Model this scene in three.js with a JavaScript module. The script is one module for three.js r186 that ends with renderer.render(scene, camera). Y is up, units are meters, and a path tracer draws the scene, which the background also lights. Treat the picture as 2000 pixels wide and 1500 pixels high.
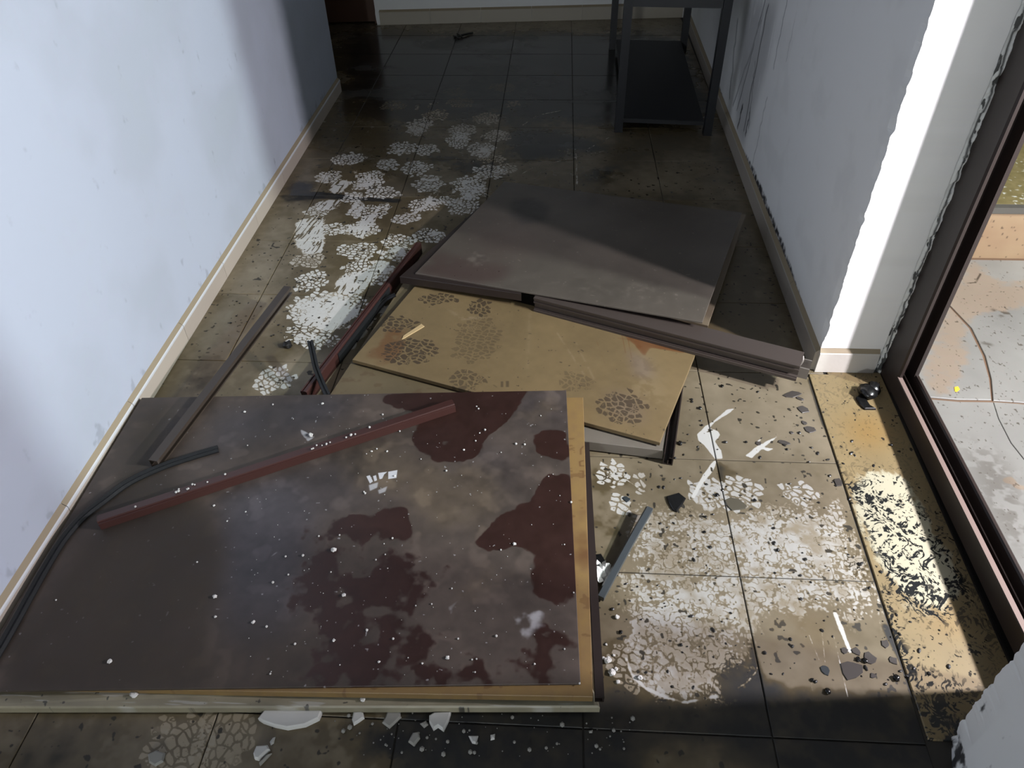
import * as THREE from 'three';
import { mergeGeometries, mergeVertices } from 'three/addons/utils/BufferGeometryUtils.js';

// ------------------------------------------------------------------ camera, light, exposure
const D2R = Math.PI / 180;
const scene = new THREE.Scene();
scene.background = new THREE.Color(0x000000);                       // night outside
const FOCAL = 1459.63, CAM_H = 1.333;
const camera = new THREE.PerspectiveCamera(2 * Math.atan(750 / FOCAL) / D2R, 4 / 3, 0.05, 60);
camera.rotation.order = 'YXZ';
camera.rotation.set(-41.283 * D2R, 3.958 * D2R, -1.251 * D2R);
camera.position.set(0, CAM_H, 0);
camera.updateMatrixWorld(true);
const renderer = new THREE.WebGLRenderer();
renderer.toneMapping = THREE.LinearToneMapping;
renderer.toneMappingExposure = 0.86;
renderer.shadowMap.enabled = true;
const LAMPS = [
  { at: [1.75, 1.08, -0.77], power: 19, color: [1.0, 0.95, 1.02], soft: 1.8 },
  { at: [3.20, 2.60, -0.28], power: 48, color: [0.90, 1.0, 0.98], soft: 5.0 },
  { at: [-0.55, 0.95, 3.40], power: 12, color: [0.96, 1.0, 1.0], soft: 3.0 },      // a bulb in the corridor behind the viewer
];
for (const l of LAMPS) {
  const p = new THREE.PointLight(new THREE.Color().setRGB(...l.color), l.power, 0, 2);
  p.position.set(...l.at); p.castShadow = true; p.shadow.radius = l.soft; p.shadow.mapSize.set(2048, 2048); p.shadow.bias = -0.0005;
  scene.add(p);
}

// ------------------------------------------------------------------ helpers
function rng(seed) { let s = seed >>> 0; return () => { s = (s + 0x6d2b79f5) >>> 0; let t = Math.imul(s ^ (s >>> 15), 1 | s); t = (t + Math.imul(t ^ (t >>> 7), 61 | t)) ^ t; return ((t ^ (t >>> 14)) >>> 0) / 4294967296; }; }
const V = (x, y, z) => new THREE.Vector3(x, y, z);
const lerp = (a, b, t) => a + (b - a) * t, clamp = (x, a = 0, b = 1) => (x < a ? a : x > b ? b : x);
const sstep = (a, b, x) => { const t = clamp((x - a) / (b - a)); return t * t * (3 - 2 * t); };
// a sight line of the photograph met with a level plane at height h, or with an upright plane through two plan points
const RAY = (px, py) => V((px - 1000) / FOCAL, -(py - 750) / FOCAL, -1).applyQuaternion(camera.quaternion);
function P(px, py, h = 0) { const d = RAY(px, py), t = (h - CAM_H) / d.y; return V(d.x * t, h, d.z * t); }
function onWall(px, py, a, b) { const d = RAY(px, py), nx = b[1] - a[1], nz = -(b[0] - a[0]); const t = (nx * a[0] + nz * a[1]) / (nx * d.x + nz * d.z); return V(d.x * t, CAM_H + d.y * t, d.z * t); }
function ihash(x, y, s) { let h = Math.imul(x, 374761393) ^ Math.imul(y, 668265263) ^ Math.imul(s, 2246822519); h = Math.imul(h ^ (h >>> 13), 1274126177); return ((h ^ (h >>> 16)) >>> 0) / 4294967296; }
const NT = new Float32Array(1 << 18); { const r = rng(2024); for (let i = 0; i < NT.length; i++) NT[i] = r(); }
function vnoise(x, y, s) { const ix = Math.floor(x), iy = Math.floor(y), fx = x - ix, fy = y - iy, u = fx * fx * (3 - 2 * fx), v = fy * fy * (3 - 2 * fy); const X = (ix + s * 71) & 511, X1 = (X + 1) & 511, Y = ((iy + s * 37) & 511) << 9, Y1 = (Y + 512) & 0x3ffff; const a = NT[Y + X], b = NT[Y + X1], c = NT[Y1 + X], d = NT[Y1 + X1]; return a + (b - a) * u + (c - a) * v + (a - b - c + d) * u * v; }
function fbm(x, y, s, o = 4) { let a = 0.5, t = 0, n = 0; for (let i = 0; i < o; i++) { t += a * vnoise(x, y, s + i * 17); n += a; a *= 0.5; x = x * 2.03 + 7.1; y = y * 2.03 + 3.7; } return t / n; }

const taken = {};
const numbered = (n) => { const k = taken[n] = (taken[n] ?? -1) + 1; return k ? n + '_' + String(k).padStart(3, '0') : n; };
function tag(o, label, category, group) { o.userData.label = label; o.userData.category = category; if (group) o.userData.group = group; return o; }
function thing(name, label, category, at = V(0, 0, 0), group) { const g = new THREE.Group(); g.name = numbered(name); g.position.copy(at); scene.add(g); return tag(g, label, category, group); }
function struct(name, geo, mat) { const m = geo ? new THREE.Mesh(geo, mat) : new THREE.Group(); m.name = name; m.userData.kind = 'structure'; scene.add(m); return m; }
// parts are modelled in world metres; a thing with its origin at its base takes them shifted to that origin
function part(name, geo, mat, parent, label) { const m = new THREE.Mesh(geo, mat); m.name = numbered(name); if (parent.position && parent !== scene) { let p = parent; const off = V(0, 0, 0); while (p && p !== scene) { off.add(p.position); p = p.parent; } geo.translate(-off.x, -off.y, -off.z); } if (label) m.userData.label = label; parent.add(m); return m; }
function solo(name, geo, mat, label, category, at, group) { const m = new THREE.Mesh(geo, mat); m.name = numbered(name); if (at) { geo.translate(-at.x, -at.y, -at.z); m.position.copy(at); } scene.add(m); return tag(m, label, category, group); }

function fromTris(pos, uv) { const g = new THREE.BufferGeometry(); g.setAttribute('position', new THREE.Float32BufferAttribute(pos, 3)); g.setAttribute('uv', new THREE.Float32BufferAttribute(uv, 2)); g.computeVertexNormals(); return g; }
// a slab from its top outline (any polygon seen from above, each corner with its own height), with thickness and a chamfer round the top
function slab(top, thick, bevel = 0.001, uvOf = (v) => [v.x, v.z]) {
  let pts = top.map((p) => p.clone()); let area = 0; const n = pts.length;
  for (let i = 0; i < n; i++) { const a = pts[i], b = pts[(i + 1) % n]; area += a.x * b.z - b.x * a.z; }
  if (area > 0) pts.reverse();                                     // counter-clockwise seen from above (+y)
  const inset = pts.map((p, i) => { const a = pts[(i + n - 1) % n], b = pts[(i + 1) % n]; const d1 = V(p.x - a.x, 0, p.z - a.z).normalize(), d2 = V(b.x - p.x, 0, b.z - p.z).normalize(); const n1 = V(d1.z, 0, -d1.x), n2 = V(d2.z, 0, -d2.x); const m = n1.clone().add(n2); const k = Math.max(0.35, 1 + n1.dot(n2)); return p.clone().addScaledVector(m, bevel / k); });
  const low = pts.map((p) => p.clone().setY(p.y - bevel)), bot = pts.map((p) => p.clone().setY(p.y - thick));
  const pos = [], uv = []; const put = (v) => { pos.push(v.x, v.y, v.z); uv.push(...uvOf(v)); };
  const faces = THREE.ShapeUtils.triangulateShape(pts.map((p) => new THREE.Vector2(p.x, -p.z)), []);
  for (const [a, b, c] of faces) { put(inset[a]); put(inset[b]); put(inset[c]); put(bot[c]); put(bot[b]); put(bot[a]); }
  for (let i = 0; i < n; i++) { const j = (i + 1) % n; for (const [lo, hi] of [[low, inset], [bot, low]]) { put(lo[i]); put(lo[j]); put(hi[j]); put(lo[i]); put(hi[j]); put(hi[i]); } }
  return fromTris(pos, uv);
}
// stacked outlines (plan points per level) skinned into an upright prism with caps
function loft(levels, uvOf = (v) => [v.x + v.z, v.y]) {
  const pos = [], uv = []; const put = (v, k) => { pos.push(v.x, v.y, v.z); uv.push(...uvOf(v, k)); };
  const n = levels[0].length;
  for (let l = 0; l < levels.length - 1; l++) for (let i = 0; i < n; i++) { const j = (i + 1) % n, A = levels[l][i], B = levels[l][j], C = levels[l + 1][j], D = levels[l + 1][i]; for (const v of [A, B, C, A, C, D]) put(v, i); }
  for (const [L, up] of [[levels[0], false], [levels[levels.length - 1], true]]) { for (const f of THREE.ShapeUtils.triangulateShape(L.map((p) => new THREE.Vector2(p.x, -p.z)), [])) { const q = up ? f : [f[2], f[1], f[0]]; for (const k of q) put(L[k], k); } }
  return fromTris(pos, uv);
}
const ccw = (pl) => { let a = 0; pl.forEach((p, i) => { const q = pl[(i + 1) % pl.length]; a += p[0] * q[1] - q[0] * p[1]; }); return a > 0 ? [...pl].reverse() : pl; };
function prism(plan, y0, y1, uvOf = (v) => [v.x + v.z, v.y]) { const pl = ccw(plan); return loft([y0, y1].map((y) => pl.map((p) => V(p[0], y, p[1]))), uvOf); }
// a profile (x across, y up) drawn out from A to B; x runs to the left of the way from A to B seen from above... = up x direction
function bar(profile, A, B, holes = []) {
  const d = B.clone().sub(A), len = d.length(); d.normalize(); const X = V(0, 1, 0).cross(d).normalize(), Y = d.clone().cross(X);
  const s = new THREE.Shape(profile.map((p) => new THREE.Vector2(...p))); for (const h of holes) s.holes.push(new THREE.Path(h.map((p) => new THREE.Vector2(...p))));
  const g = new THREE.ExtrudeGeometry(s, { depth: len, bevelEnabled: false, steps: 1 });
  return g.applyMatrix4(new THREE.Matrix4().makeBasis(X, Y, d).setPosition(A));
}
function box(x0, x1, y0, y1, z0, z1) { const g = new THREE.BoxGeometry(x1 - x0, y1 - y0, z1 - z0); g.translate((x0 + x1) / 2, (y0 + y1) / 2, (z0 + z1) / 2); return g; }
const std = (o) => new THREE.MeshStandardMaterial({ roughness: 0.6, metalness: 0, ...o, color: Array.isArray(o.color) ? new THREE.Color().setRGB(...o.color) : o.color });
const phy = (o) => new THREE.MeshPhysicalMaterial({ roughness: 0.6, metalness: 0, ...o, color: Array.isArray(o.color) ? new THREE.Color().setRGB(...o.color) : o.color });

// ------------------------------------------------------------------ textures of dirt and wear, in metres on their surface
const enc = (c) => { c = clamp(c); return Math.round(255 * (c <= 0.0031308 ? 12.92 * c : 1.055 * Math.pow(c, 1 / 2.4) - 0.055)); };
const ENC = new Uint8Array(4097); for (let i = 0; i <= 4096; i++) ENC[i] = enc(i / 4096);
// marks: { layer: [[value, blur in metres, [[px,py], ...], stroke width in metres?], ...] }; where(px,py) gives the surface coordinates of a mark
function masks(ext, W, H, where, layers) {
  const [x0, x1, z0, z1] = ext, sx = W / (x1 - x0), sz = H / (z1 - z0), out = {};
  for (const name in layers) {
    const c = document.createElement('canvas'); c.width = W; c.height = H; const g = c.getContext('2d'); g.fillStyle = '#000'; g.fillRect(0, 0, W, H);
    for (const [value, blur0, pts, width] of layers[name]) {
      const blur = width ? blur0 : blur0 + (name === 'clean' ? 0.008 : name === 'wet' || name === 'cream' ? 0.010 : 0);
      const q = Math.round(value * 255); g.filter = blur > 0 ? `blur(${(blur * sx).toFixed(2)}px)` : 'none'; g.fillStyle = g.strokeStyle = `rgb(${q},${q},${q})`;
      g.beginPath(); pts.forEach((p, i) => { const [a, b] = where(p[0], p[1]); const u = (a - x0) * sx, v = (b - z0) * sz; i ? g.lineTo(u, v) : g.moveTo(u, v); });
      if (width) { g.lineWidth = width * sx; g.lineCap = g.lineJoin = 'round'; g.stroke(); } else { g.closePath(); g.fill(); }
    }
    const d = g.getImageData(0, 0, W, H).data, f = new Float32Array(W * H); for (let i = 0; i < f.length; i++) f[i] = d[i * 4] / 255; out[name] = f;
  }
  return out;
}
function paint(ext, W, H, shade) {
  const [x0, x1, z0, z1] = ext, col = new Uint8Array(W * H * 4), rou = new Uint8Array(W * H * 4), o = [0, 0, 0, 0.5];
  for (let j = 0; j < H; j++) for (let i = 0; i < W; i++) { const k = j * W + i; shade(x0 + (i + 0.5) / W * (x1 - x0), z0 + (j + 0.5) / H * (z1 - z0), k, o); const b = k * 4; for (let c = 0; c < 3; c++) col[b + c] = ENC[Math.round(clamp(o[c]) * 4096)]; col[b + 3] = 255; rou[b] = rou[b + 1] = rou[b + 2] = Math.round(clamp(o[3]) * 255); rou[b + 3] = 255; }
  const mk = (d, srgb) => { const t = new THREE.DataTexture(d, W, H, THREE.RGBAFormat); t.magFilter = THREE.LinearFilter; t.minFilter = THREE.LinearMipmapLinearFilter; t.generateMipmaps = true; if (srgb) t.colorSpace = THREE.SRGBColorSpace; t.wrapS = t.wrapT = THREE.ClampToEdgeWrapping; t.needsUpdate = true; return t; };
  return { map: mk(col, true), roughnessMap: mk(rou, false) };
}
const uvIn = (ext) => (v) => [(v.x - ext[0]) / (ext[1] - ext[0]), (v.z - ext[2]) / (ext[3] - ext[2])];
// the print of a lugged boot sole: blocks of rubber between grooves. Gives [0..1 inside a block, block centre u, v]
const LUG = [0, 0, 0];
function lug(u, v, s, cell = 0.0205) {
  const a = u / cell, b = v / cell * 1.45, ix = Math.floor(a), iy = Math.floor(b); let f1 = 9, f2 = 9, mx = 0, my = 0;
  for (let y = -2; y <= 2; y++) for (let x = -1; x <= 1; x++) { const px = ix + x + 0.5 + (ihash(ix + x, iy + y, s) - 0.5) * 0.75, py = iy + y + 0.5 + (ihash(ix + x, iy + y, s + 9) - 0.5) * 0.75; const d = Math.hypot(px - a, (py - b) / 1.25); if (d < f1) { f2 = f1; f1 = d; mx = px; my = py; } else if (d < f2) f2 = d; }
  LUG[0] = sstep(0.15, 0.22, f2 - f1); if (ihash(Math.floor(mx * 9), Math.floor(my * 9), s) > 0.86) LUG[0] *= 1 - (1 - sstep(0.06, 0.1, Math.abs(f1 - 0.22))) * 0.9; LUG[1] = mx * cell; LUG[2] = my * cell / 1.45; return LUG;
}
function stampPrints(ext, W, H, list, where) {
  const [x0, x1, z0, z1] = ext, f = new Float32Array(W * H), R = rng(77);
  list.forEach((p, n) => {
    const [px, py, a0, b0, strength0 = 1, turn = R() * 3, smear = 0.25] = p, [cx, cz] = where(px, py), a = a0 * 1.12, b = b0 * 1.12, strength = Math.min(1, strength0 * 1.15 + (strength0 < .9 ? .08 : 0)), ct = Math.cos(turn), st = Math.sin(turn), r = Math.max(a, b) * 1.25;
    const i0 = Math.max(0, Math.floor((cx - r - x0) / (x1 - x0) * W)), i1 = Math.min(W - 1, Math.ceil((cx + r - x0) / (x1 - x0) * W)), j0 = Math.max(0, Math.floor((cz - r - z0) / (z1 - z0) * H)), j1 = Math.min(H - 1, Math.ceil((cz + r - z0) / (z1 - z0) * H));
    const ox = R() * 2 - 1, oz = R() * 2 - 1;
    for (let j = j0; j <= j1; j++) for (let i = i0; i <= i1; i++) {
      const x = x0 + (i + 0.5) / W * (x1 - x0) - cx, z = z0 + (j + 0.5) / H * (z1 - z0) - cz; if (Math.hypot(x / a, z / b) > 1.3) continue;
      const wob = (fbm(x * 60, z * 60, n, 2) - 0.5) * 0.010, u = x * ct + z * st + wob, v = -x * st + z * ct + wob; const [l0, lu, lv] = lug(u + n, v, 3 + n);
      const qx = (lu - n) * ct - lv * st, qz = (lu - n) * st + lv * ct, e = Math.hypot(qx / a, qz / b) + (ihash(Math.round(lu * 4000), Math.round(lv * 4000), 7) - 0.5) * 0.25; if (e > 0.98) continue;
      const blot = sstep(0.60, 0.66, fbm(x * 26 + ox * 9, z * 26 + oz * 9, 31, 3) + (smear - 0.25) * 0.7) * (1 - sstep(0.5, 0.95, e)), fade = sstep(0.18, 0.42, fbm(x * 18 + oz * 5, z * 18 + n, 41, 2) + 0.22), rag = sstep(0.30, 0.40, fbm(x * 210, z * 210, 43, 2) + l0 * 0.12);
      const l = Math.max(l0 * rag, blot * 0.95);
      const k = j * W + i; f[k] = Math.max(f[k], l * strength * fade);
    }
  });
  return f;
}

// ------------------------------------------------------------------ plan of the place (metres, x across, z away from the viewer negative)
const T = 0.33, XA = 0.4018, ZA = -1.2561;                          // floor tile pitch and one crossing of the joints
const CORNER = [0.718, -1.604], FARR = [0.757, -4.95], NEAR = [0.695, -0.611];
const rightX = (z) => lerp(NEAR[0], CORNER[0], (z - NEAR[1]) / (CORNER[1] - NEAR[1]));
const LEFT0 = [-1.0745, -3.67], LEFT1 = [-1.0705, -0.5];
const leftX = (z) => lerp(LEFT0[0], LEFT1[0], (z - LEFT0[1]) / (LEFT1[1] - LEFT0[1]));
const backZ = (x) => -4.768 - 0.0812 * (x + 1.072);

const paintBump = (() => { const n = 512, d = new Uint8Array(n * n * 4); for (let j = 0; j < n; j++) for (let i = 0; i < n; i++) { const w = (s, f) => { const x = i / n * f, y = j / n * f, u = i / n, v = j / n; return lerp(lerp(fbm(x, y, s, 3), fbm(x - f, y, s, 3), u), lerp(fbm(x, y - f, s, 3), fbm(x - f, y - f, s, 3), u), v); }; const k = 255 * clamp(0.6 * w(3, 24) + 0.4 * w(8, 6)); d.set([k, k, k, 255], (j * n + i) * 4); } const t = new THREE.DataTexture(d, n, n); t.magFilter = THREE.LinearFilter; t.wrapS = t.wrapT = THREE.RepeatWrapping; t.repeat.set(2, 2); t.needsUpdate = true; return t; })();
const M = {
  wall: std({ color: [0.86, 0.87, 0.86], roughness: 0.75, bumpMap: paintBump, bumpScale: 0.0015 }),
  ceiling: std({ color: [0.10, 0.10, 0.10], roughness: 0.9 }),
  grout: std({ color: [0.028, 0.025, 0.02], roughness: 0.6 }),
  brown: std({ color: [0.026, 0.018, 0.0155], roughness: 0.38, bumpMap: paintBump, bumpScale: 0.0003 }),
  beam: std({ color: [0.060, 0.047, 0.041], roughness: 0.35 }),
  red: std({ color: [0.052, 0.0215, 0.018], roughness: 0.3 }),
  tube: std({ color: [0.046, 0.034, 0.026], roughness: 0.4 }),
  rubber: std({ color: [0.016, 0.017, 0.018], roughness: 0.38 }),
  rubberGrey: std({ color: [0.045, 0.045, 0.045], roughness: 0.5 }),
  alu: std({ color: [0.20, 0.18, 0.16], roughness: 0.35, metalness: 0.3 }),
  tableDark: std({ color: [0.008, 0.009, 0.012], roughness: 0.45 }),
  black: std({ color: [0.007, 0.007, 0.007], roughness: 0.22 }),
  soot: std({ color: [0.012, 0.011, 0.010], roughness: 0.4 }),
  flake: std({ color: [0.05, 0.043, 0.038], roughness: 0.4 }),
  flakeTeal: std({ color: [0.03, 0.036, 0.04], roughness: 0.4 }),
  flakeOlive: std({ color: [0.07, 0.062, 0.043], roughness: 0.45 }),
  plaster: std({ color: [0.62, 0.61, 0.58], roughness: 0.85, bumpMap: paintBump, bumpScale: 0.001 }),
  plasterGrey: std({ color: [0.33, 0.32, 0.29], roughness: 0.9, bumpMap: paintBump, bumpScale: 0.001 }),
  splinter: std({ color: [0.50, 0.36, 0.18], roughness: 0.7 }),
  leaf: std({ color: [0.75, 0.42, 0.03], roughness: 0.6 }),
};

// ------------------------------------------------------------------ the setting: walls, ceiling, door opening
const levels = (y0, y1, step, mk) => { const L = []; for (let y = y0; y < y1 - 1e-6; y += step) L.push(mk(y)); L.push(mk(y1)); return L; };
struct('wall_left', prism([[LEFT1[0], 5.2], [LEFT1[0], LEFT1[1]], LEFT0, [LEFT0[0] - 0.16, LEFT0[1]], [LEFT0[0] - 0.16, 5.2]], -0.05, 2.6, (v) => [(v.z + 3.7) / 3.4, v.y / 1.4]), (() => {
  const t = paint([-3.7, -0.3, 0, 1.4], 1000, 412, (z, y, k, o) => { const n = fbm(z * 5, y * 5, 4, 4), g = fbm(z * 34, y * 26, 9, 4), d = sstep(0.66, 0.80, g + 0.20 * sstep(0.14, 0.06, y) - 0.12) * 0.22, s = (1.02 - 0.06 * sstep(0.4, 0.75, n)) * (1 - d); o[0] = 0.47 * s; o[1] = 0.515 * s; o[2] = lerp(0.615, 0.585, n) * s; o[3] = 0.75; });
  return std({ ...t, color: [1, 1, 1], roughness: 1, bumpMap: paintBump, bumpScale: 0.0015 }); })());
{ // the far part of the right wall; its corner at the doorway is bare, chipped plaster
  const ext = [-5, -1.55, 0, 2], W = 1400, H = 800, where = (px, py) => { const q = onWall(px, py, CORNER, FARR); return [q.z, q.y]; };
  const drip = (x0, y0, x1, y1, w = 0.006, v = 0.9) => { const R = rng(x0 * 31 + y0), pts = []; for (let i = 0; i <= 14; i++) { const t = i / 14; pts.push([lerp(x0, x1, t) + (R() - 0.5) * 2.2, lerp(y0, y1, t)]); } return [v, 0.002, pts, w]; };
  const mk = masks(ext, W, H, where, {
    drip: [[0.35, 0.03, [[1452, 0], [1437, 260], [1450, 290], [1500, 120], [1520, 0]]], drip(1500, 10, 1452, 255, 0.010), drip(1494, 0, 1440, 215, 0.007), drip(1486, 40, 1432, 205, 0.012, 0.6), drip(1538, 0, 1510, 135, 0.005, 0.8), drip(1466, 210, 1456, 265, 0.009), drip(1451, 205, 1440, 250, 0.012), drip(1498, 190, 1470, 320, 0.004, 0.7), drip(1440, 40, 1425, 190, 0.02, 0.5), drip(1560, 0, 1535, 120, 0.004, 0.4), drip(1475, 120, 1462, 250, 0.006, 0.8)],
    grime: [[0.9, 0.012, [[1400, 150], [1440, 270], [1475, 330], [1540, 500], [1590, 660], [1583, 660], [1525, 490], [1462, 330], [1428, 275], [1398, 180]]]],
  });
  const wash = paint(ext, W, H, (z, y, k, o) => { const n = fbm(z * 9, y * 9, 4, 4), r = fbm(z * 60, y * 6, 9, 3); let d = clamp(mk.drip[k] * sstep(0.22, 0.42, r + mk.drip[k] * 0.3)); d = Math.max(d, sstep(0.35, 0.8, mk.grime[k] * (0.4 + fbm(z * 70, y * 70, 6, 3)))); const s = 1 - 0.05 * sstep(0.5, 0.75, n); o[0] = lerp(0.90 * s, 0.02, d); o[1] = lerp(0.90 * s, 0.021, d); o[2] = lerp(0.88 * s, 0.026, d); o[3] = lerp(0.75, 0.5, d); });
  const m = std({ ...wash, color: [1, 1, 1], roughness: 1, bumpMap: paintBump, bumpScale: 0.0012 });
  const mk2 = (y) => { const j = (fbm(y * 55, 1.3, 21, 4) - 0.5) * 0.013, j2 = (fbm(y * 70, 8.3, 23, 3) - 0.5) * 0.006; return ccw([[CORNER[0] + 0.0005, CORNER[1] - 0.03], FARR, [0.962, -4.95], [0.962, CORNER[1]], [CORNER[0] + 0.035, CORNER[1]], [CORNER[0] + 0.002 + j * 0.8, CORNER[1] + j2 * 0.25]]).map((p) => V(p[0], y, p[1])); };
  const w = struct('wall_right', loft(levels(-0.05, 1.4, 0.005, mk2).concat([mk2(2.6)]), (v) => [(v.z - ext[0]) / (ext[1] - ext[0]), (v.y - ext[2]) / (ext[3] - ext[2])]), m);
  // the crumbling mortar between the plaster and the door frame
  const pos = [], uv = [], nY = 420, nX = 7, R = (i, j) => V(0.876 + 0.005 * fbm(i * 0.3, 2, 3, 3) + j / nX * 0.030, i / nY * 2.1, CORNER[1] + 0.003 + 0.007 * Math.sin(Math.PI * Math.min(1, j / nX * 1.25)) * sstep(0.38, 0.6, fbm(i * 0.22, j * 0.6, 14, 4)));
  for (let i = 0; i < nY; i++) for (let j = 0; j < nX; j++) for (const [a, b] of [[0, 0], [0, 1], [1, 1], [0, 0], [1, 1], [1, 0]]) { const v = R(i + a, j + b); pos.push(v.x, v.y, v.z); uv.push((i + a) / 60, (j + b) / nX); }
  const e2 = [0.86, 0.92, 0, 2.1], tex = paint(e2, 96, 2048, (x, y, k, o) => { const q = sstep(0.60, 0.66, fbm(x * 160, y * 45, 12, 4) + 0.12 * sstep(0.15, 0, y)); const l = sstep(0.004, 0.0, Math.abs(x - 0.884 - 0.006 * fbm(y * 30, 2, 8, 3))); const d = Math.max(q * 0.92, l * 0.9); o[0] = lerp(0.68, 0.02, d); o[1] = lerp(0.69, 0.02, d); o[2] = lerp(0.66, 0.02, d); o[3] = 0.9; });
  const uv2 = []; for (let i = 0; i < pos.length; i += 3) uv2.push((pos[i] - e2[0]) / 0.06, pos[i + 1] / 2.1);
  part('broken_mortar', fromTris(pos, uv2), std({ ...tex, color: [1, 1, 1], roughness: 1, side: THREE.DoubleSide }), w, 'crumbling grey mortar with dark holes along the door frame');
}
{ // the near part of the right wall, its corner knocked off at the foot
  const mk = (y) => { const j = (fbm(y * 34, 4.3, 29, 4) - 0.5) * 0.030, k = sstep(0.09, 0.0, y) * 0.012 * fbm(y * 90, 1, 7, 2); return ccw([[NEAR[0] - 0.0005, NEAR[1] + 0.05], [0.54, 5.2], [0.962, 5.2], [0.962, NEAR[1]], [NEAR[0] + 0.035, NEAR[1]], [NEAR[0] + 0.002 + Math.abs(j) * 0.5 + k, NEAR[1] + 0.002 + Math.abs(j) * 0.6 + k]]).map((p) => V(p[0], y, p[1])); };
  const ext = [-0.62, 0.4, 0, 0.6], tex = paint(ext, 512, 320, (z, y, k, o) => { const edge = sstep(0.03, 0.0, z + 0.6) * 0.5, d = sstep(0.52, 0.68, fbm(z * 60, y * 26, 5, 4) + 0.22 * sstep(0.07, 0, y) + edge * 0.1 - 0.20); o[0] = lerp(0.90, 0.05, d); o[1] = lerp(0.90, 0.05, d); o[2] = lerp(0.88, 0.05, d); o[3] = 0.8; });
  struct('wall_right_near', loft(levels(-0.05, 0.7, 0.006, mk).concat([mk(2.6)]), (v) => [(v.z - ext[0]) / 1.02, v.y / 0.6]), std({ ...tex, color: [1, 1, 1], roughness: 1, bumpMap: paintBump, bumpScale: 0.001 }));
}
struct('wall_lintel', prism([[rightX(-0.6), -0.612], [0.962, -0.612], [0.962, -1.603], [rightX(-1.6), -1.603]], 2.08, 2.6), M.wall);
const backWall = struct('wall_back', prism([[-1.085, backZ(-1.085)], [0.96, backZ(0.96)], [0.96, backZ(0.96) - 0.16], [-1.085, backZ(-1.085) - 0.16]], -0.05, 2.6, (v) => [v.x, v.y]), M.wall);
struct('wall_back_side', prism([[-2.4, backZ(-2.4)], [-2.0, backZ(-2.0)], [-2.0, backZ(-2.0) - 0.16], [-2.4, backZ(-2.4) - 0.16]], -0.05, 2.6), M.wall);
struct('wall_back_lintel', prism([[-2.0, backZ(-2.0)], [-1.085, backZ(-1.085)], [-1.085, backZ(-1.085) - 0.16], [-2.0, backZ(-2.0) - 0.16]], 2.05, 2.6), M.wall);
{ const d = struct('door_1', null); const wood = std({ color: [0.085, 0.034, 0.013], roughness: 0.5 });
  part('door_leaf', prism([[-1.985, backZ(-1.985) - 0.05], [-1.09, backZ(-1.09) - 0.05], [-1.09, backZ(-1.09) - 0.09], [-1.985, backZ(-1.985) - 0.09]], 0.006, 2.05), wood, d);
  part('door_jamb', prism([[-1.115, backZ(-1.115) - 0.028], [-1.085, backZ(-1.085) - 0.028], [-1.085, backZ(-1.085) - 0.05], [-1.115, backZ(-1.115) - 0.05]], 0, 2.05), wood, d);
  part('door_stop', prism([[-2.0, backZ(-2) - 0.095], [-1.085, backZ(-1.085) - 0.095], [-1.085, backZ(-1.085) - 0.16], [-2, backZ(-2) - 0.16]], 0, 2.05), std({ color: [0.02, 0.012, 0.008] }), d);
  const h = part('door_handle', bar([[-0.008, -0.008], [0.008, -0.008], [0.008, 0.008], [-0.008, 0.008]], V(-1.17, 1.0, backZ(-1.17) - 0.03), V(-1.29, 1.0, backZ(-1.29) - 0.03)), M.alu, d); }
{ const pts = []; for (let i = 0; i < 46; i++) pts.push(i); const R = (y) => 0.012 + 0.012 * fbm(y * 30, 2, 51, 3);
  struct('trim_1', loft(levels(0, 2.05, 0.03, (y) => ccw([[-1.085 - R(y) * 0.7, backZ(-1.09) + 0.006], [-1.075, backZ(-1.075) + 0.004], [-1.075, backZ(-1.075) - 0.002], [-1.085 - R(y) * 0.7, backZ(-1.085) - 0.002]]).map((p) => V(p[0], y, p[1])))), M.wall); }
struct('wall_side', box(-2.56, -2.4, -0.05, 2.6, -4.9, -2.4), M.wall);
struct('wall_side_end', box(-2.4, LEFT0[0] - 0.16, -0.05, 2.6, -2.56, -2.4), M.wall);
struct('wall_front', box(-1.24, 0.96, -0.05, 2.6, 5.2, 5.36), M.wall);
struct('ceiling', box(-2.56, 0.962, 2.6, 2.75, -5.1, 5.36), M.ceiling);

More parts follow.
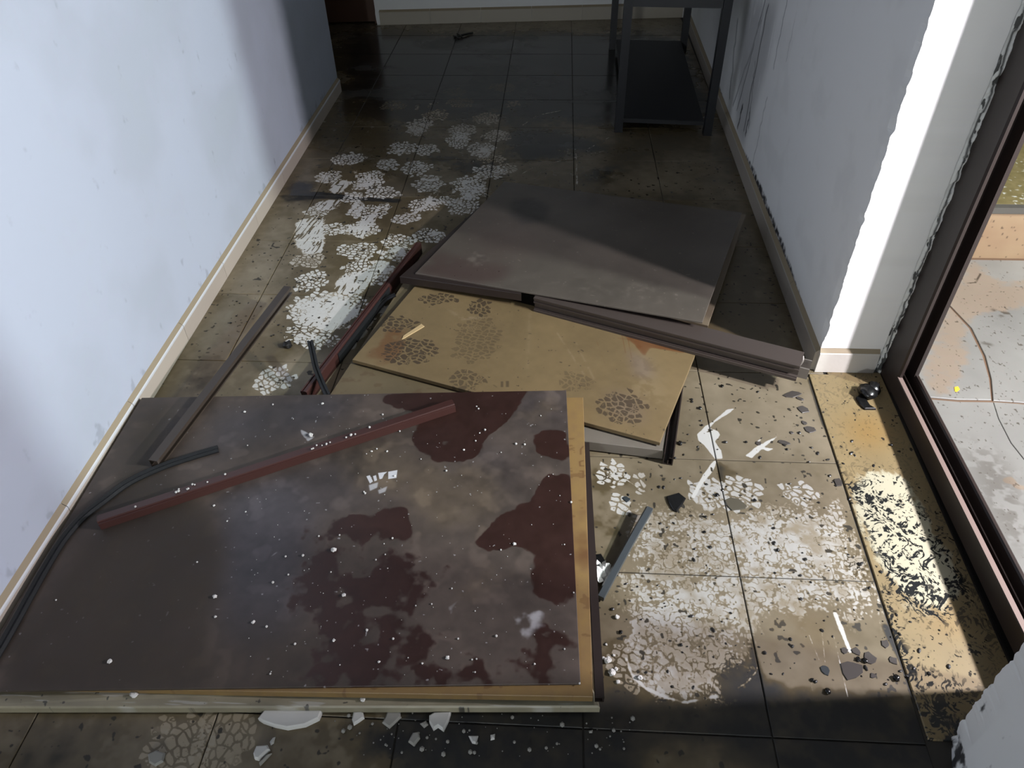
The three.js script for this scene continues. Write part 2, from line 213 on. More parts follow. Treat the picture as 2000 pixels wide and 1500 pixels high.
// the brown metal frame of the doorway: posts, head and a sill track on the floor
{ const f = struct('door_frame_2', null), m = M.brown;
  const post = (s, z) => [[0.893, z], [0.893, z + s * 0.090], [0.897, z + s * 0.095], [0.904, z + s * 0.095], [0.906, z + s * 0.088], [0.906, z + s * 0.040], [0.922, z + s * 0.040], [0.922, z + s * 0.056], [0.926, z + s * 0.056], [0.926, z + s * 0.040], [0.941, z + s * 0.040], [0.941, z + s * 0.080], [0.951, z + s * 0.080], [0.953, z + s * 0.072], [0.953, z]];
  part('post', prism(post(1, CORNER[1] + 0.0005), -0.04, 2.08), m, f);
  part('post', prism(post(-1, NEAR[1] - 0.0005).map((p) => [p[0] - 0.018, p[1]]), -0.04, 2.08), m, f);
  const head = bar([[0, 0], [0.06, 0], [0.06, 0.05], [0, 0.05]].map((p) => [p[0] - 0.06, p[1]]), V(0.893, 2.03, -0.70), V(0.893, 2.03, -1.52)); part('head', head, m, f);
  // the sill track is tipped: a little higher at the near end
  const tr = [[0, 0], [0.062, 0], [0.062, 0.046], [0.058, 0.050], [0.052, 0.050], [0.049, 0.046], [0.049, 0.016], [0.0255, 0.016], [0.0255, 0.047], [0.0245, 0.048], [0.023, 0.047], [0.023, 0.014], [0.0125, 0.014], [0.0125, 0.050], [0.011, 0.052], [0.001, 0.052], [0, 0.050]];
  const len = 0.99, A = V(0.895, 0.003, -1.600), B = V(0.868, 0.028, -0.613);
  // across runs outward (+x): draw from near to far so that up x direction points out of the room
  const g = bar(tr, A, B); part('sill_track', g, m, f);
  part('sill_lip', bar([[0.0005, 0.0521], [0.0115, 0.0521], [0.0115, 0.0532], [0.0005, 0.0532]], A, B), std({ color: [0.20, 0.145, 0.125], roughness: 0.45 }), f, 'top edge of the inner sill rib, coloured pale as if lit');  // the lit look of the rib top is put into a paler colour
  part('sill_packing', prism([[0.897, -1.598], [0.95, -1.598], [0.925, -0.615], [0.872, -0.615]], -0.03, 0.0025), M.soot, f);
}
{ // skirting of short tiles with a sloped top
  const mat = [0, 1, 2].map((i) => std({ color: [0.50 - i * 0.02, 0.44 - i * 0.02, 0.37 - i * 0.015], roughness: 0.4 }));
  const whiteLine = std({ color: [0.62, 0.64, 0.66], roughness: 0.5 }), gum = std({ color: [0.33, 0.27, 0.18], roughness: 0.7 });
  const run = (name, a, b, h, t, dirty) => { const s = struct(name, null), A = V(a[0], 0, a[1]), B = V(b[0], 0, b[1]), L = A.distanceTo(B), d = B.clone().sub(A).normalize(), n = Math.max(1, Math.round(L / T)); for (let i = 0; i < n; i++) { const p = A.clone().addScaledVector(d, L * i / n + 0.0008), q = A.clone().addScaledVector(d, L * (i + 1) / n - 0.0008); part('skirting_tile', bar([[0, 0], [0, h - 0.012], [-0.002, h - 0.009], [-t, h], [-t, 0]].map((c) => [c[0] + t, c[1]]), p, q), dirty || mat[(i * 7) % 3], s); part('skirting_cap', bar([[0.0004 - 0.002 + t, h - 0.0088], [0.0004 + 0, h + 0.0003], [-0.001, h + 0.006], [-0.001, h]], p, q), gum, s); if (name === 'baseboard_left') part('paint_line', bar([[t + 0.0004, h - 0.0165], [t + 0.0004, h - 0.0118], [t - 0.0016, h - 0.0086], [t - 0.0016, h - 0.0165]], p, q), whiteLine, s); } };
  // across must point into the room (up x direction): left wall drawn from far to near, right wall from near to far
  run('baseboard_left', LEFT0, [LEFT1[0], -0.34], 0.066, 0.011);
  run('baseboard_right', CORNER, [0.7555, -4.90], 0.070, 0.011, std({ color: [0.40, 0.36, 0.31], roughness: 0.45 }));
  run('baseboard_back', [0.74, backZ(0.74)], [-1.078, backZ(-1.078)], 0.080, 0.011, std({ color: [0.46, 0.42, 0.34], roughness: 0.45 }));
  run('baseboard_doorway', [0.874, CORNER[1]], [CORNER[0] - 0.002, CORNER[1]], 0.074, 0.010, std({ color: [0.62, 0.59, 0.54], roughness: 0.55, bumpMap: paintBump, bumpScale: 0.002 }));
}

// ------------------------------------------------------------------ the floor: square tiles, each its own piece, under mud, soot and boot prints
const XY = (h) => (px, py) => { const q = P(px, py, h); return [q.x, q.z]; };
const SOLES = [ // px, py, half width, half length (m), strength, turn, smear
  [682, 310, .062, .055, 1, .9, .1], [644, 345, .048, .050, 1, .3, .35], [725, 345, .052, .052, 1, 1.2, .3], [757, 322, .045, .045, 1, .2, .2], [785, 290, .058, .058, .9, .6, .2], [812, 328, .056, .060, .95, 1.9, .25], [832, 292, .050, .050, .8, .5, .1], [850, 225, .055, .060, .55, .8, .2], [820, 245, .050, .075, .7, 1.1, .3], [812, 255, .04, .05, .7, 2.2, .1], [895, 275, .045, .075, .8, 1.5, .25], [905, 255, .055, .07, .65, .4, .1], [950, 232, .055, .065, .5, 1.2, .1], [940, 292, .055, .065, .75, .3, .3], [970, 265, .06, .055, .6, 1.8, .2], [955, 335, .06, .065, .85, .4, .25], [915, 362, .06, .075, .95, 1.3, .35], [838, 358, .055, .070, .95, .2, .12], [770, 207, .06, .05, .4, .3, .3], [900, 200, .06, .06, .4, .9, .3], [890, 180, .05, .05, .3, .2, .2], [983, 170, .06, .06, .35, 1.1, .2], [1003, 203, .035, .035, .5, .2, .1], [985, 330, .045, .045, .5, .9, 0], [960, 310, .05, .04, .5, 2, 0],
  [717, 358, .055, .06, 1, 1.4, .3], [750, 377, .06, .045, 1, .5, 0], [690, 385, .045, .04, 1, .2, .1], [620, 412, .045, .04, 1, .3, .2], [657, 447, .050, .040, 1, 2.4, .1], [712, 412, .055, .05, 1, .8, .45], [708, 448, .06, .05, 1, 1.5, .5], [745, 410, .03, .05, 1, .5, .2], [832, 400, .055, .05, 1, 1, .25], [792, 427, .050, .040, 1, .4, .1], [905, 402, .055, .07, .9, 1.8, .2], [925, 375, .05, .06, .9, .8, .3], [870, 393, .035, .03, 1, .4, 0],
  [778, 470, .055, .042, 1, .5, .2], [838, 460, .055, .045, 1, 1.1, .15], [775, 495, .055, .045, 1, .7, .25], [700, 490, .062, .050, 1, .2, .25], [708, 522, .060, .05, 1, 1.5, .3], [602, 507, .050, .045, .55, .3, 0], [608, 547, .050, .055, 1, .9, .05], [740, 530, .045, .07, 1, 1.6, .3], [640, 598, .110, .075, 1, .3, .45], [605, 648, .065, .050, 1, 0.1, .15], [600, 610, .05, .06, 1, .1, .1], [620, 665, .07, .03, 1, .7, .1], [534, 742, .052, .052, 1, .8, 0],
  [1195, 925, .030, .04, .95, .4, .1], [1250, 945, .012, .03, .6, .9, 0], [1215, 985, .03, .025, .9, .2, 0], [1435, 962, .055, .045, 1, .3, .25], [1380, 965, .045, .045, .9, 1.2, .2], [1560, 965, .04, .03, .8, .5, .1],
  [350, 1455, .06, .055, .35, .5, .1], [440, 1440, .05, .06, .3, 1.2, .1], [1250, 1300, .05, .05, .5, .3, 0],
];
const FILM = {
  thin: [[.40, .05, [[1340, 700], [1600, 700], [1800, 1400], [1160, 1400], [1130, 880], [1300, 880]]], [.66, .04, [[1360, 715], [1580, 735], [1640, 900], [1400, 890]]], [.55, .03, [[500, 720], [580, 690], [660, 690], [650, 770], [470, 780]]], [.85, .01, [[830, 482], [780, 545], [715, 640], [685, 700], [650, 765], [610, 765], [700, 650], [822, 480]]], [.35, .05, [[450, 480], [590, 480], [520, 640], [430, 760], [330, 770], [400, 600]]], [.25, .05, [[560, 400], [620, 395], [610, 470], [500, 470]]], [.3, .06, [[1290, 300], [1450, 300], [1450, 400], [1180, 360]]], [.25, .05, [[400, 1390], [500, 1390], [440, 1500], [330, 1500]]], [.4, .05, [[880, 1470], [780, 1500], [640, 1500], [660, 1440]]], [.45, .06, [[1200, 1440], [1480, 1450], [1480, 1500], [1240, 1500]]], [.3, .08, [[760, 110], [880, 100], [1180, 130], [1180, 185], [900, 190], [750, 170]]], [.6, .10, [[750, 45], [1340, 35], [1345, 60], [750, 66]]]],
  clean: [[1, .004, [[612, 425], [622, 420], [634, 425], [635, 470], [630, 495], [610, 497], [582, 490], [576, 465], [580, 430]]], [1, .004, [[648, 352], [690, 352], [668, 378], [645, 378]]], [1, .004, [[640, 388], [668, 390], [650, 412], [620, 412], [615, 398]]], [1, .004, [[688, 392], [706, 390], [690, 418], [678, 415]]], [1, .003, [[710, 420], [735, 418], [730, 440], [715, 455], [708, 470], [700, 465], [695, 440]]], [1, .003, [[850, 372], [860, 368], [838, 400], [815, 420], [800, 422], [826, 398]]], [1, .005, [[662, 540], [700, 530], [735, 530], [720, 560], [700, 578], [655, 575], [652, 560]]], [1, .006, [[600, 600], [650, 585], [705, 590], [690, 625], [660, 645], [610, 640], [580, 625]]], [1, .003, [[670, 640], [700, 628], [715, 640], [690, 645]]], [1, .003, [[766, 590], [758, 605], [720, 640], [690, 680], [640, 730], [610, 762], [604, 760], [650, 700], [700, 640], [735, 605]]],
    [.55, .004, [[808, 200], [820, 205], [815, 228], [806, 225]]], [.4, .01, [[825, 190], [870, 195], [850, 215], [825, 210]]], [.6, .003, [[745, 225], [722, 262], [715, 264], [738, 230]]], [.9, .003, [[930, 300], [915, 305], [888, 312], [895, 306]]], [.9, .003, [[692, 332], [698, 331], [700, 350], [694, 350]]],
    [.62, .02, [[1230, 960], [1330, 985], [1400, 1000], [1420, 1010], [1640, 955], [1700, 1120], [1720, 1140], [1730, 1210], [1640, 1200], [1560, 1190], [1480, 1200], [1470, 1290], [1440, 1340], [1340, 1375], [1260, 1355], [1222, 1290], [1230, 1200], [1190, 1130], [1215, 1080]]],
    [.8, .02, [[1410, 1010], [1480, 1000], [1640, 990], [1690, 1110], [1560, 1120], [1450, 1110]]], [.85, .012, [[1240, 1190], [1300, 1160], [1440, 1150], [1440, 1180], [1370, 1215], [1280, 1230], [1250, 1270], [1222, 1270]]], [.85, .008, [[1300, 1290], [1350, 1270], [1360, 1330], [1420, 1340], [1400, 1365], [1310, 1372], [1240, 1335], [1222, 1280], [1235, 1290], [1255, 1330], [1310, 1345]]], [.8, .004, [[1484, 1270], [1478, 1310], [1440, 1340], [1446, 1330], [1472, 1300]]], [.8, .02, [[1480, 1142], [1715, 1146], [1730, 1205], [1640, 1200], [1500, 1190]]],
     [.8, .002, [[1548, 905], [1562, 915], [1565, 935], [1555, 930]]],     [.7, .002, [[1000, 350], [1040, 328], [1110, 310], [1180, 295]], .004], [.6, .002, [[1110, 305], [1150, 290], [1190, 268]], .006], [.6, .003, [[1020, 245], [1050, 225], [1100, 215]], .008], [.6, .002, [[1125, 300], [1127, 360]], .006], [.5, .002, [[1040, 260], [1190, 252]], .003], [.6, .002, [[880, 415], [930, 408]], .002]],
  soot: [[1, .004, [[1582, 742], [1592, 775], [1608, 825], [1628, 880], [1650, 930]], .010], [1, .004, [[1655, 960], [1700, 1090], [1722, 1140], [1755, 1240], [1790, 1345]], .006], [1, .004, [[1730, 1225], [1760, 1285], [1800, 1365]], .016], [1, .03, [[1195, 1385], [1420, 1392], [1560, 1372], [1740, 1368], [1840, 1380], [1850, 1530], [1560, 1530], [1480, 1470], [1250, 1430]]], [1, .03, [[560, 1425], [760, 1395], [1200, 1395], [1260, 1530], [880, 1530], [700, 1470]]], [.55, .03, [[400, 570], [520, 576], [520, 590], [400, 590]]], [1, .006, [[545, 382], [620, 374], [700, 384], [785, 389], [780, 396], [700, 392], [625, 388], [560, 392]]], [.7, .025, [[560, 350], [625, 350], [615, 395], [540, 398]]], [.75, .02, [[440, 470], [570, 466], [560, 474], [450, 478]]], [.6, .03, [[385, 690], [460, 700], [440, 770], [340, 770]]], [.88, .12, [[660, 200], [660, 60], [760, 60], [1340, 60], [1390, 190], [1400, 240], [1200, 250], [1000, 240], [860, 230], [760, 250]]], [.8, .05, [[1000, 250], [1200, 270], [1180, 300], [1000, 330], [985, 300]]], [.7, .05, [[1140, 320], [1210, 310], [1230, 340], [1180, 370], [1140, 360]]], [.8, .04, [[1140, 880], [1230, 900], [1220, 960], [1150, 960]]], [.75, .03, [[1150, 960], [1220, 1000], [1215, 1130], [1165, 1060]]], [.95, .04, [[1170, 1200], [1215, 1200], [1230, 1340], [1260, 1380], [1180, 1400]]], [.9, .02, [[1405, 905], [1435, 910], [1430, 940], [1410, 940]]], [.8, .015, [[1630, 900], [1600, 885], [1640, 895], [1650, 950], [1620, 930]]], [.9, .02, [[1650, 1080], [1690, 1085], [1712, 1135], [1640, 1120]]], [.9, .006, [[1400, 890], [1408, 900], [1416, 960], [1409, 960]]], [1, .006, [[1460, 1240], [1468, 1240], [1500, 1400], [1478, 1360]]], [.85, .03, [[1440, 1250], [1500, 1300], [1490, 1400], [1420, 1400], [1390, 1300]]], [.9, .02, [[1480, 1320], [1560, 1330], [1540, 1380], [1480, 1380]]], [.9, .03, [[1270, 1110], [1310, 1120], [1310, 1160], [1270, 1150]]], [1, .08, [[1180, 1400], [1840, 1390], [1840, 1520], [1620, 1520], [1560, 1440], [1180, 1430]]], [1, .05, [[500, 1400], [640, 1440], [780, 1400], [1180, 1400], [1240, 1520], [880, 1520], [760, 1450], [640, 1480], [520, 1480]]], [.75, .06, [[-80, 1385], [300, 1390], [420, 1520], [-80, 1520]]], [.7, .04, [[820, 300], [990, 300], [1000, 340], [880, 345]]]],  // soot, with the front patches blackened further to deepen the shade there
  chalk: [[1, .002, [[1436, 797], [1420, 800], [1392, 824], [1378, 832], [1362, 848], [1364, 860], [1376, 870], [1396, 896], [1412, 896], [1408, 880], [1396, 862], [1406, 850], [1402, 842], [1386, 836], [1396, 824], [1425, 806]]], [1, .002, [[1400, 900], [1392, 920], [1372, 945], [1355, 975], [1350, 970], [1372, 930], [1394, 900]]], [.9, .002, [[1525, 838], [1480, 860], [1468, 885], [1475, 870], [1490, 856]]], [.7, .002, [[1455, 890], [1480, 870], [1530, 845], [1500, 868], [1468, 895]]], [.8, .003, [[1480, 872], [1515, 876], [1500, 882]]], [.9, .002, [[1625, 1195], [1634, 1195], [1665, 1275], [1658, 1277]]], [.8, .001, [[1580, 1240], [1600, 1290]], .0015], [.8, .001, [[1570, 1240], [1590, 1370]], .0012], [.8, .001, [[1605, 1230], [1615, 1330]], .0015], [.8, .001, [[1628, 1240], [1656, 1362]], .0018], [.7, .001, [[1662, 1343], [1690, 1360]], .0012], [.62, .003, [[1222, 1285], [1235, 1320], [1262, 1345], [1300, 1362], [1340, 1372], [1400, 1360]], .008], [.60, .002, [[1482, 1290], [1478, 1310], [1462, 1330], [1440, 1345]], .004], [.62, .002, [[1390, 1245], [1412, 1215]], .004], [.7, .001, [[1295, 890], [1320, 925], [1325, 960]], .0015], [.7, .001, [[1220, 935], [1250, 955]], .002]],
  lampDim: [[1, .10, [[1180, 880], [1340, 700], [1600, 700], [1860, 1420], [1140, 1420]]]],  // mask that dims the right floor colour to offset the nearer bulb
  amber: [[1, .05, [[1340, 1150], [1300, 1110], [1260, 1130], [1200, 1100]]], [1, .04, [[1520, 1190], [1600, 1200], [1590, 1290], [1500, 1290]]], [.8, .05, [[540, 610], [480, 560], [380, 740], [420, 760]]]],
};
function floorMaterial(ext, W, H, seed) {
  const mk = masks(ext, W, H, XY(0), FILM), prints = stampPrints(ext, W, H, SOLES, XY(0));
  const tex = paint(ext, W, H, (x, z, k, o) => {
    const n1 = fbm(x * 7, z * 7, 1, 4), n2 = fbm(x * 38, z * 38, 2, 3), n3 = fbm(x * 160, z * 160, 3, 2), c0 = mk.clean[k], vl = mk.lampDim[k], ck = mk.chalk[k], worm = c0 > 0.02 ? Math.abs(fbm(x * 95, z * 95, 44, 2) - 0.5) : 1;
    let f = 1.0 + (n1 - 0.5) * 0.45 + (n2 - 0.5) * 0.22; f = lerp(f, 0.50 + (n1 - 0.5) * 0.35 + (n2 - 0.5) * 0.15, mk.thin[k]);
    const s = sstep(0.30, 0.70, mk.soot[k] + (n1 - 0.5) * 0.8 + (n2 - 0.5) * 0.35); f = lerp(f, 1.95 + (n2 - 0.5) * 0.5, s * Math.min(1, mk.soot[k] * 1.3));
    const streak = c0 > 0.02 ? fbm(x * 130 + z * 20, z * 22, 53, 3) : 0, c = sstep(0.36, 0.62, c0 + (n2 - 0.5) * 1.0 * (1 - c0 * 0.35) + (n3 - 0.5) * 0.45 + (n1 - 0.5) * 0.5 * (c0 > 0.05 ? 1 - c0 * 0.6 : 0) - (1 - sstep(0.02, 0.09, worm)) * (0.16 + 0.24 * vl) - (1 - vl) * sstep(0.60, 0.68, streak) * 0.75 - (vl > 0.02 && c0 > 0.02 ? vl * ((1 - sstep(0.015, 0.05, Math.abs(fbm(x * 40, z * 40, 47, 3) - 0.5))) * 0.22 + (n1 - 0.5) * 0.5) : 0));
    f = lerp(f, 0.03 + n3 * 0.10 + vl * clamp((n2 - 0.42) * 1.2 + (n1 - 0.45) * 0.8, 0, 0.4), c * Math.min(1, c0 * 2.2)); f = lerp(f, 0.02 + n3 * 0.06, prints[k]); const ch = ck > 0.02 ? sstep(0.35, 0.55, ck + (n2 - 0.5) * 0.35 + (n3 - 0.5) * 0.25) : 0; f = lerp(f, 0, ch);
    const spot = sstep(0.735, 0.76, fbm(x * 75 + 3, z * 75, 61, 2) - 0.075 + 0.02 * n1); f = lerp(f, 1.9, spot * 0.9);
    const a = clamp(f), b = clamp(f - 1), am = mk.amber[k] * (1 - c) * sstep(.35, .6, n1 + .1);
    const R = a < 0.5 ? lerp(0.70, 0.355, a * 2) : lerp(0.355, 0.118, a * 2 - 1), G = a < 0.5 ? lerp(0.69, 0.296, a * 2) : lerp(0.296, 0.090, a * 2 - 1), B = a < 0.5 ? lerp(0.65, 0.205, a * 2) : lerp(0.205, 0.047, a * 2 - 1);
    const dull = 1 - vl * (0.52 - 0.17 * clamp(f)) * (1 - ch * 0.25);  // colour lowered where the low doorway bulb shines strongest
    o[0] = dull * lerp(lerp(R, 0.016, b), 0.20, am * 0.5); o[1] = dull * lerp(lerp(G, 0.016, b), 0.11, am * 0.5); o[2] = dull * lerp(lerp(B, 0.015, b), 0.02, am * 0.5);
    o[3] = lerp(0.55, seed === 1 ? 0.32 : 0.24, clamp(f * 0.9)) + (seed === 1 ? 0.26 : -0.08) * clamp(f - 1) + (n2 - 0.5) * 0.1; if (seed === 2) { const v = sstep(0.45, 0.72, fbm(x * 3.2, z * 5.5, 81, 5)) * clamp(f - 0.6); o[0] = lerp(o[0], 0.10, v * .55); o[1] = lerp(o[1], 0.10, v * .55); o[2] = lerp(o[2], 0.095, v * .55); o[3] += v * 0.2; }
  });
  return std({ ...tex, color: [1, 1, 1], roughness: 1 });
}
const ROW = (k) => ZA + k * T, COL = (k) => XA + k * T;
const extNear = [-1.26, 0.92, ROW(-4), -0.20], extFar = [-1.95, 0.92, -5.05, ROW(-4)];
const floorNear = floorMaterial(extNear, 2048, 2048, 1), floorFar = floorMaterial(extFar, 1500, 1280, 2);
{
  const floor = struct('floor', null), R = rng(5), crack = (z) => lerp(0.6975, 0.668, (z + 1.575) / 0.885);
  part('screed', box(-2.4, 0.962, -0.06, -0.0035, -5.0, 5.2), M.grout, floor);
  for (let r = -12; r < 4; r++) for (let c = -9; c < 1; c++) {
    let x0 = COL(c), x1 = COL(c + 1), z0 = ROW(r), z1 = Math.min(ROW(r + 1), -0.21), far = r < -4, lim = far ? -1.93 : -1.255;
    if (z0 >= z1 - 0.02) continue; z0 = Math.max(z0, -5.0);
    const g = 0.0012, dy = (R() - 0.5) * 0.0008; x0 = Math.max(x0 + g, lim); if (x1 <= x0 + 0.02) continue; x1 -= g; z0 += g; z1 -= g; if (z1 <= z0 + 0.02) continue;
    let pts = [[x0, z0], [x0, z1], [x1, z1], [x1, z0]];
    if (c === 0) { if (z1 > -1.61) { pts = [[x0, z0], [x0, z1], [crack(z1) - 0.002, z1], [crack(z0) - 0.002, z0]]; if (z0 < -1.58) pts = [[x0, z0], [x0, z1], [crack(z1) - 0.002, z1], [0.6955, -1.572], [0.676, z0]]; if (r < -1) pts = [[x0, z0], [x0, z1], [0.74, z1], [0.74, z0]]; } }
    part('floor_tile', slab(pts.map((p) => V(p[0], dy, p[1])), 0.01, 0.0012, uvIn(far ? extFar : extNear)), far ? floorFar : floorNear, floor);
  }
  // the stone threshold in the doorway
  const e = [0.63, 0.93, -1.62, -0.55];
  const mk = masks(e, 560, 2000, XY(0), { cream: [[.95, .006, [[1672, 955], [1690, 925], [1715, 915], [1760, 925], [1850, 1080], [1880, 1150], [1830, 1190], [1760, 1150], [1715, 1090], [1665, 985]]], [.6, .03, [[1720, 1100], [1780, 1160], [1860, 1210], [1800, 1220], [1745, 1180]]], [.7, .01, [[1745, 940], [1770, 945], [1785, 985], [1770, 1000], [1750, 975]]]], black: [[.8, .006, [[1590, 770], [1602, 830], [1625, 880], [1650, 930], [1680, 955], [1720, 985], [1715, 995], [1665, 965], [1635, 920], [1605, 860]]], [.75, .01, [[1715, 1100], [1760, 1110], [1830, 1160], [1870, 1210], [1840, 1220], [1760, 1180]]], [.9, .006, [[1720, 1130], [1735, 1160], [1760, 1250], [1800, 1310], [1830, 1330], [1780, 1350], [1760, 1290], [1740, 1230]]], [.7, .012, [[1790, 1300], [1900, 1340], [1900, 1360], [1800, 1350]]], [.85, .02, [[1780, 1358], [1930, 1358], [1930, 1500], [1800, 1500]]], [.5, .02, [[1800, 1000], [1850, 1020], [1960, 1250], [1900, 1330], [1840, 1100]]], [.55, .02, [[1700, 960], [1760, 980], [1800, 1060], [1860, 1180], [1800, 1180], [1730, 1060]]]], amber: [[1, .03, [[1650, 820], [1720, 800], [1745, 860], [1700, 880], [1660, 870]]], [.6, .02, [[1830, 1180], [1880, 1200], [1890, 1250], [1800, 1230]]]] });  // black: soot marks, plus a near end darkened to deepen its shade
  const tex = paint(e, 560, 2000, (x, z, k, o) => {
    const n1 = fbm(x * 14, z * 14, 5, 3), n2 = fbm(x * 70, z * 45, 6, 4), wx = (fbm(x * 30, z * 30, 36, 2) - .5) * .05, n3 = 0.62 * fbm((x + wx) * 230, (z - wx) * 190, 16, 3) + 0.38 * fbm((x + wx) * 95, (z + wx) * 70, 19, 3) + 0.02; const s = 0.94 + (n1 - 0.5) * 0.25, cr = sstep(0.35, 0.65, mk.cream[k] + (n2 - 0.5) * 0.9 + (n1 - 0.5) * 0.4) * Math.min(1, mk.cream[k] * 2), am = mk.amber[k];
    let b = sstep(0.585, 0.64, n3 + mk.black[k] * 0.13 - 0.035 + (n1 - 0.5) * 0.16 + mk.cream[k] * 0.035) * Math.min(1, 0.30 + mk.black[k] + mk.cream[k] * 0.8); b = Math.max(b, sstep(0.76, 0.79, fbm(x * 90, z * 90, 71, 3)) * 0.9, sstep(0.8, 0.92, mk.black[k] + (n2 - 0.5) * 0.5));
    o[0] = lerp(lerp(lerp(0.225 * s, 0.40, cr), 0.235, am * 0.6), 0.016, b); o[1] = lerp(lerp(lerp(0.168 * s, 0.37, cr), 0.13, am * 0.6), 0.0165, b); o[2] = lerp(lerp(lerp(0.083 * s, 0.265, cr), 0.035, am * 0.7), 0.017, b); o[3] = lerp(0.5, 0.22, b);
  });
  part('threshold_slab', slab([[0.6985, -1.575], [0.6695, -0.605], [0.866, -0.605], [0.892, -1.598], [0.75, -1.598], [0.75, -1.585], [0.70, -1.585]].map((p) => V(p[0], 0.0005, p[1])), 0.012, 0.0015, uvIn(e)), std({ ...tex, color: [1, 1, 1], roughness: 1 }), floor, 'cream stone threshold slab spattered with black soot');
}

// ------------------------------------------------------------------ outside: wet paving and a step, two bulbs under a porch
const OUT = -0.05;
{
  const pave = struct('pavement', null), e = [0.9, 2.3, -2.35, -0.5];
  const mk = masks(e, 1024, 1354, XY(OUT), { rust: [[.9, .03, [[1850, 560], [1900, 500], [1960, 560], [2040, 520], [2010, 600], [1900, 620], [1860, 720], [1800, 760], [1820, 660]]], [.8, .02, [[1830, 700], [1870, 640], [1900, 690], [1860, 770], [1800, 780]]], [1, .004, [[1900, 530], [1940, 560], [1930, 590]], .010], [1, .004, [[1965, 940], [1975, 935], [1985, 950], [2010, 955]], .016]], dark: [[1, .001, [[1870, 555], [1905, 552], [1915, 535]], .006], [.9, .004, [[1940, 605], [1960, 620]], .012], [.9, .004, [[1920, 670], [1935, 673]], .01], [.9, .003, [[1950, 610], [1970, 612]], .012], [.6, .03, [[1880, 850], [1960, 900], [2040, 1100], [1960, 1050]]]] });
  const tex = paint(e, 1024, 1354, (x, z, k, o) => { const n1 = fbm(x * 5, z * 5, 2, 4), n2 = fbm(x * 45, z * 45, 3, 3); const r = sstep(0.35, 0.75, mk.rust[k] + (n2 - 0.5) * 0.6) * 0.6, d = Math.max(mk.dark[k] * sstep(.35, .55, n2) , sstep(0.76, 0.79, fbm(x * 120, z * 95, 9, 3) + 0.0) * 0.75), s = 0.78 + 0.5 * (n1 - 0.3); o[0] = lerp(lerp(0.20 * s, 0.22, r), 0.04, d); o[1] = lerp(lerp(0.195 * s, 0.155, r), 0.03, d); o[2] = lerp(lerp(0.178 * s, 0.10, r), 0.02, d); o[3] = 0.55 - 0.2 * n1; });
  const m = std({ ...tex, color: [1, 1, 1], roughness: 1 });
  part('sand_bed', box(0.962, 5, -0.25, OUT - 0.004, -2.31, 3), std({ color: [0.12, 0.07, 0.04], roughness: 0.8 }), pave);
  const q = (a) => a.map(([x, y]) => { const v = P(x, y, OUT); return [v.x, v.z]; });
  const J1 = q([[1895, 640], [1922, 695], [1934, 740], [1938, 783]]), J2 = q([[1800, 774], [1870, 782], [1938, 783]]), J3 = q([[1938, 783], [1948, 815], [1972, 862], [2010, 910]]), J4 = q([[1938, 783], [1985, 786], [2040, 792]]);
  const shrink = (pl, g = 0.005) => { let cx = 0, cz = 0; pl.forEach((p) => { cx += p[0] / pl.length; cz += p[1] / pl.length; }); return pl.map((p) => { const d = Math.hypot(p[0] - cx, p[1] - cz); return V(lerp(p[0], cx, g / d), OUT, lerp(p[1], cz, g / d)); }); };
  const x0 = 0.963, top = -2.27, far = 3.2;
  const stones = [[[x0, top], [x0, J2[0][1]], ...J2.slice(1), ...[...J1].reverse().slice(1), [J1[0][0] - 0.02, -2.0], [J1[0][0], top]], [[J1[0][0], top], [J1[0][0] - 0.02, -2.0], ...J1, ...J4.slice(1), [far, J4[2][1]], [far, top]], [[x0, J2[0][1]], ...J2.slice(1), ...J3.slice(1), [J3[3][0] + 0.2, 0.2], [J3[3][0] + 0.2, 2.8], [x0, 2.8]], [[J3[0][0], J3[0][1]], ...J4.slice(1), [far, J4[2][1]], [far, 2.8], [J3[3][0] + 0.2, 2.8], [J3[3][0] + 0.2, 0.2], ...[...J3].reverse().slice(0, -1)]];
  for (const st of stones) part('paving_stone', slab(shrink(st), 0.03, 0.0008, uvIn(e)), m, pave);
  const step = struct('doorstep_outside', null);
  const sand = paint([0, 1, 0, 1], 256, 256, (x, z, k, o) => { const n = fbm(x * 8, z * 8, 3, 4), d = sstep(.8, .83, fbm(x * 110, z * 90, 8, 2)); o[0] = lerp(0.26 + (n - .5) * .1, .08, d); o[1] = lerp(0.18 + (n - .5) * .1, .05, d); o[2] = lerp(0.105 + (n - .5) * .06, .03, d); o[3] = .6; });
  sand.map.wrapS = sand.map.wrapT = THREE.RepeatWrapping;
  const tread = paint([0, 1, 0, 1], 256, 256, (x, z, k, o) => { const n = fbm(x * 60, z * 60, 3, 3), w = sstep(.74, .78, fbm(x * 90, z * 90, 8, 2)); o[0] = lerp(.11 + n * .08, .4, w); o[1] = lerp(.09 + n * .065, .4, w); o[2] = lerp(.036 + n * .035, .36, w); o[3] = .4; });
  part('riser', prism([[0.963, -2.45], [0.963, -2.285], [4.5, -2.285], [4.5, -2.45]], OUT - 0.1, 0.118, (v) => [v.x, v.z + v.y]), std({ ...sand, color: [1, 1, 1], roughness: 1 }), step);
  part('nosing', prism([[0.963, -2.45], [0.963, -2.275], [4.5, -2.275], [4.5, -2.45]], 0.1185, 0.140, (v) => [v.x, v.z + v.y]), std({ color: [0.075, 0.07, 0.06], roughness: 0.4, bumpMap: paintBump, bumpScale: 0.004 }), step);
  part('tread', prism([[0.963, -4.5], [0.963, -2.30], [4.5, -2.30], [4.5, -4.5]], 0.05, 0.141, (v) => [v.x, v.z + v.y]), std({ ...tread, color: [1, 1, 1], roughness: 1 }), step);
  tread.map.wrapS = tread.map.wrapT = THREE.RepeatWrapping;
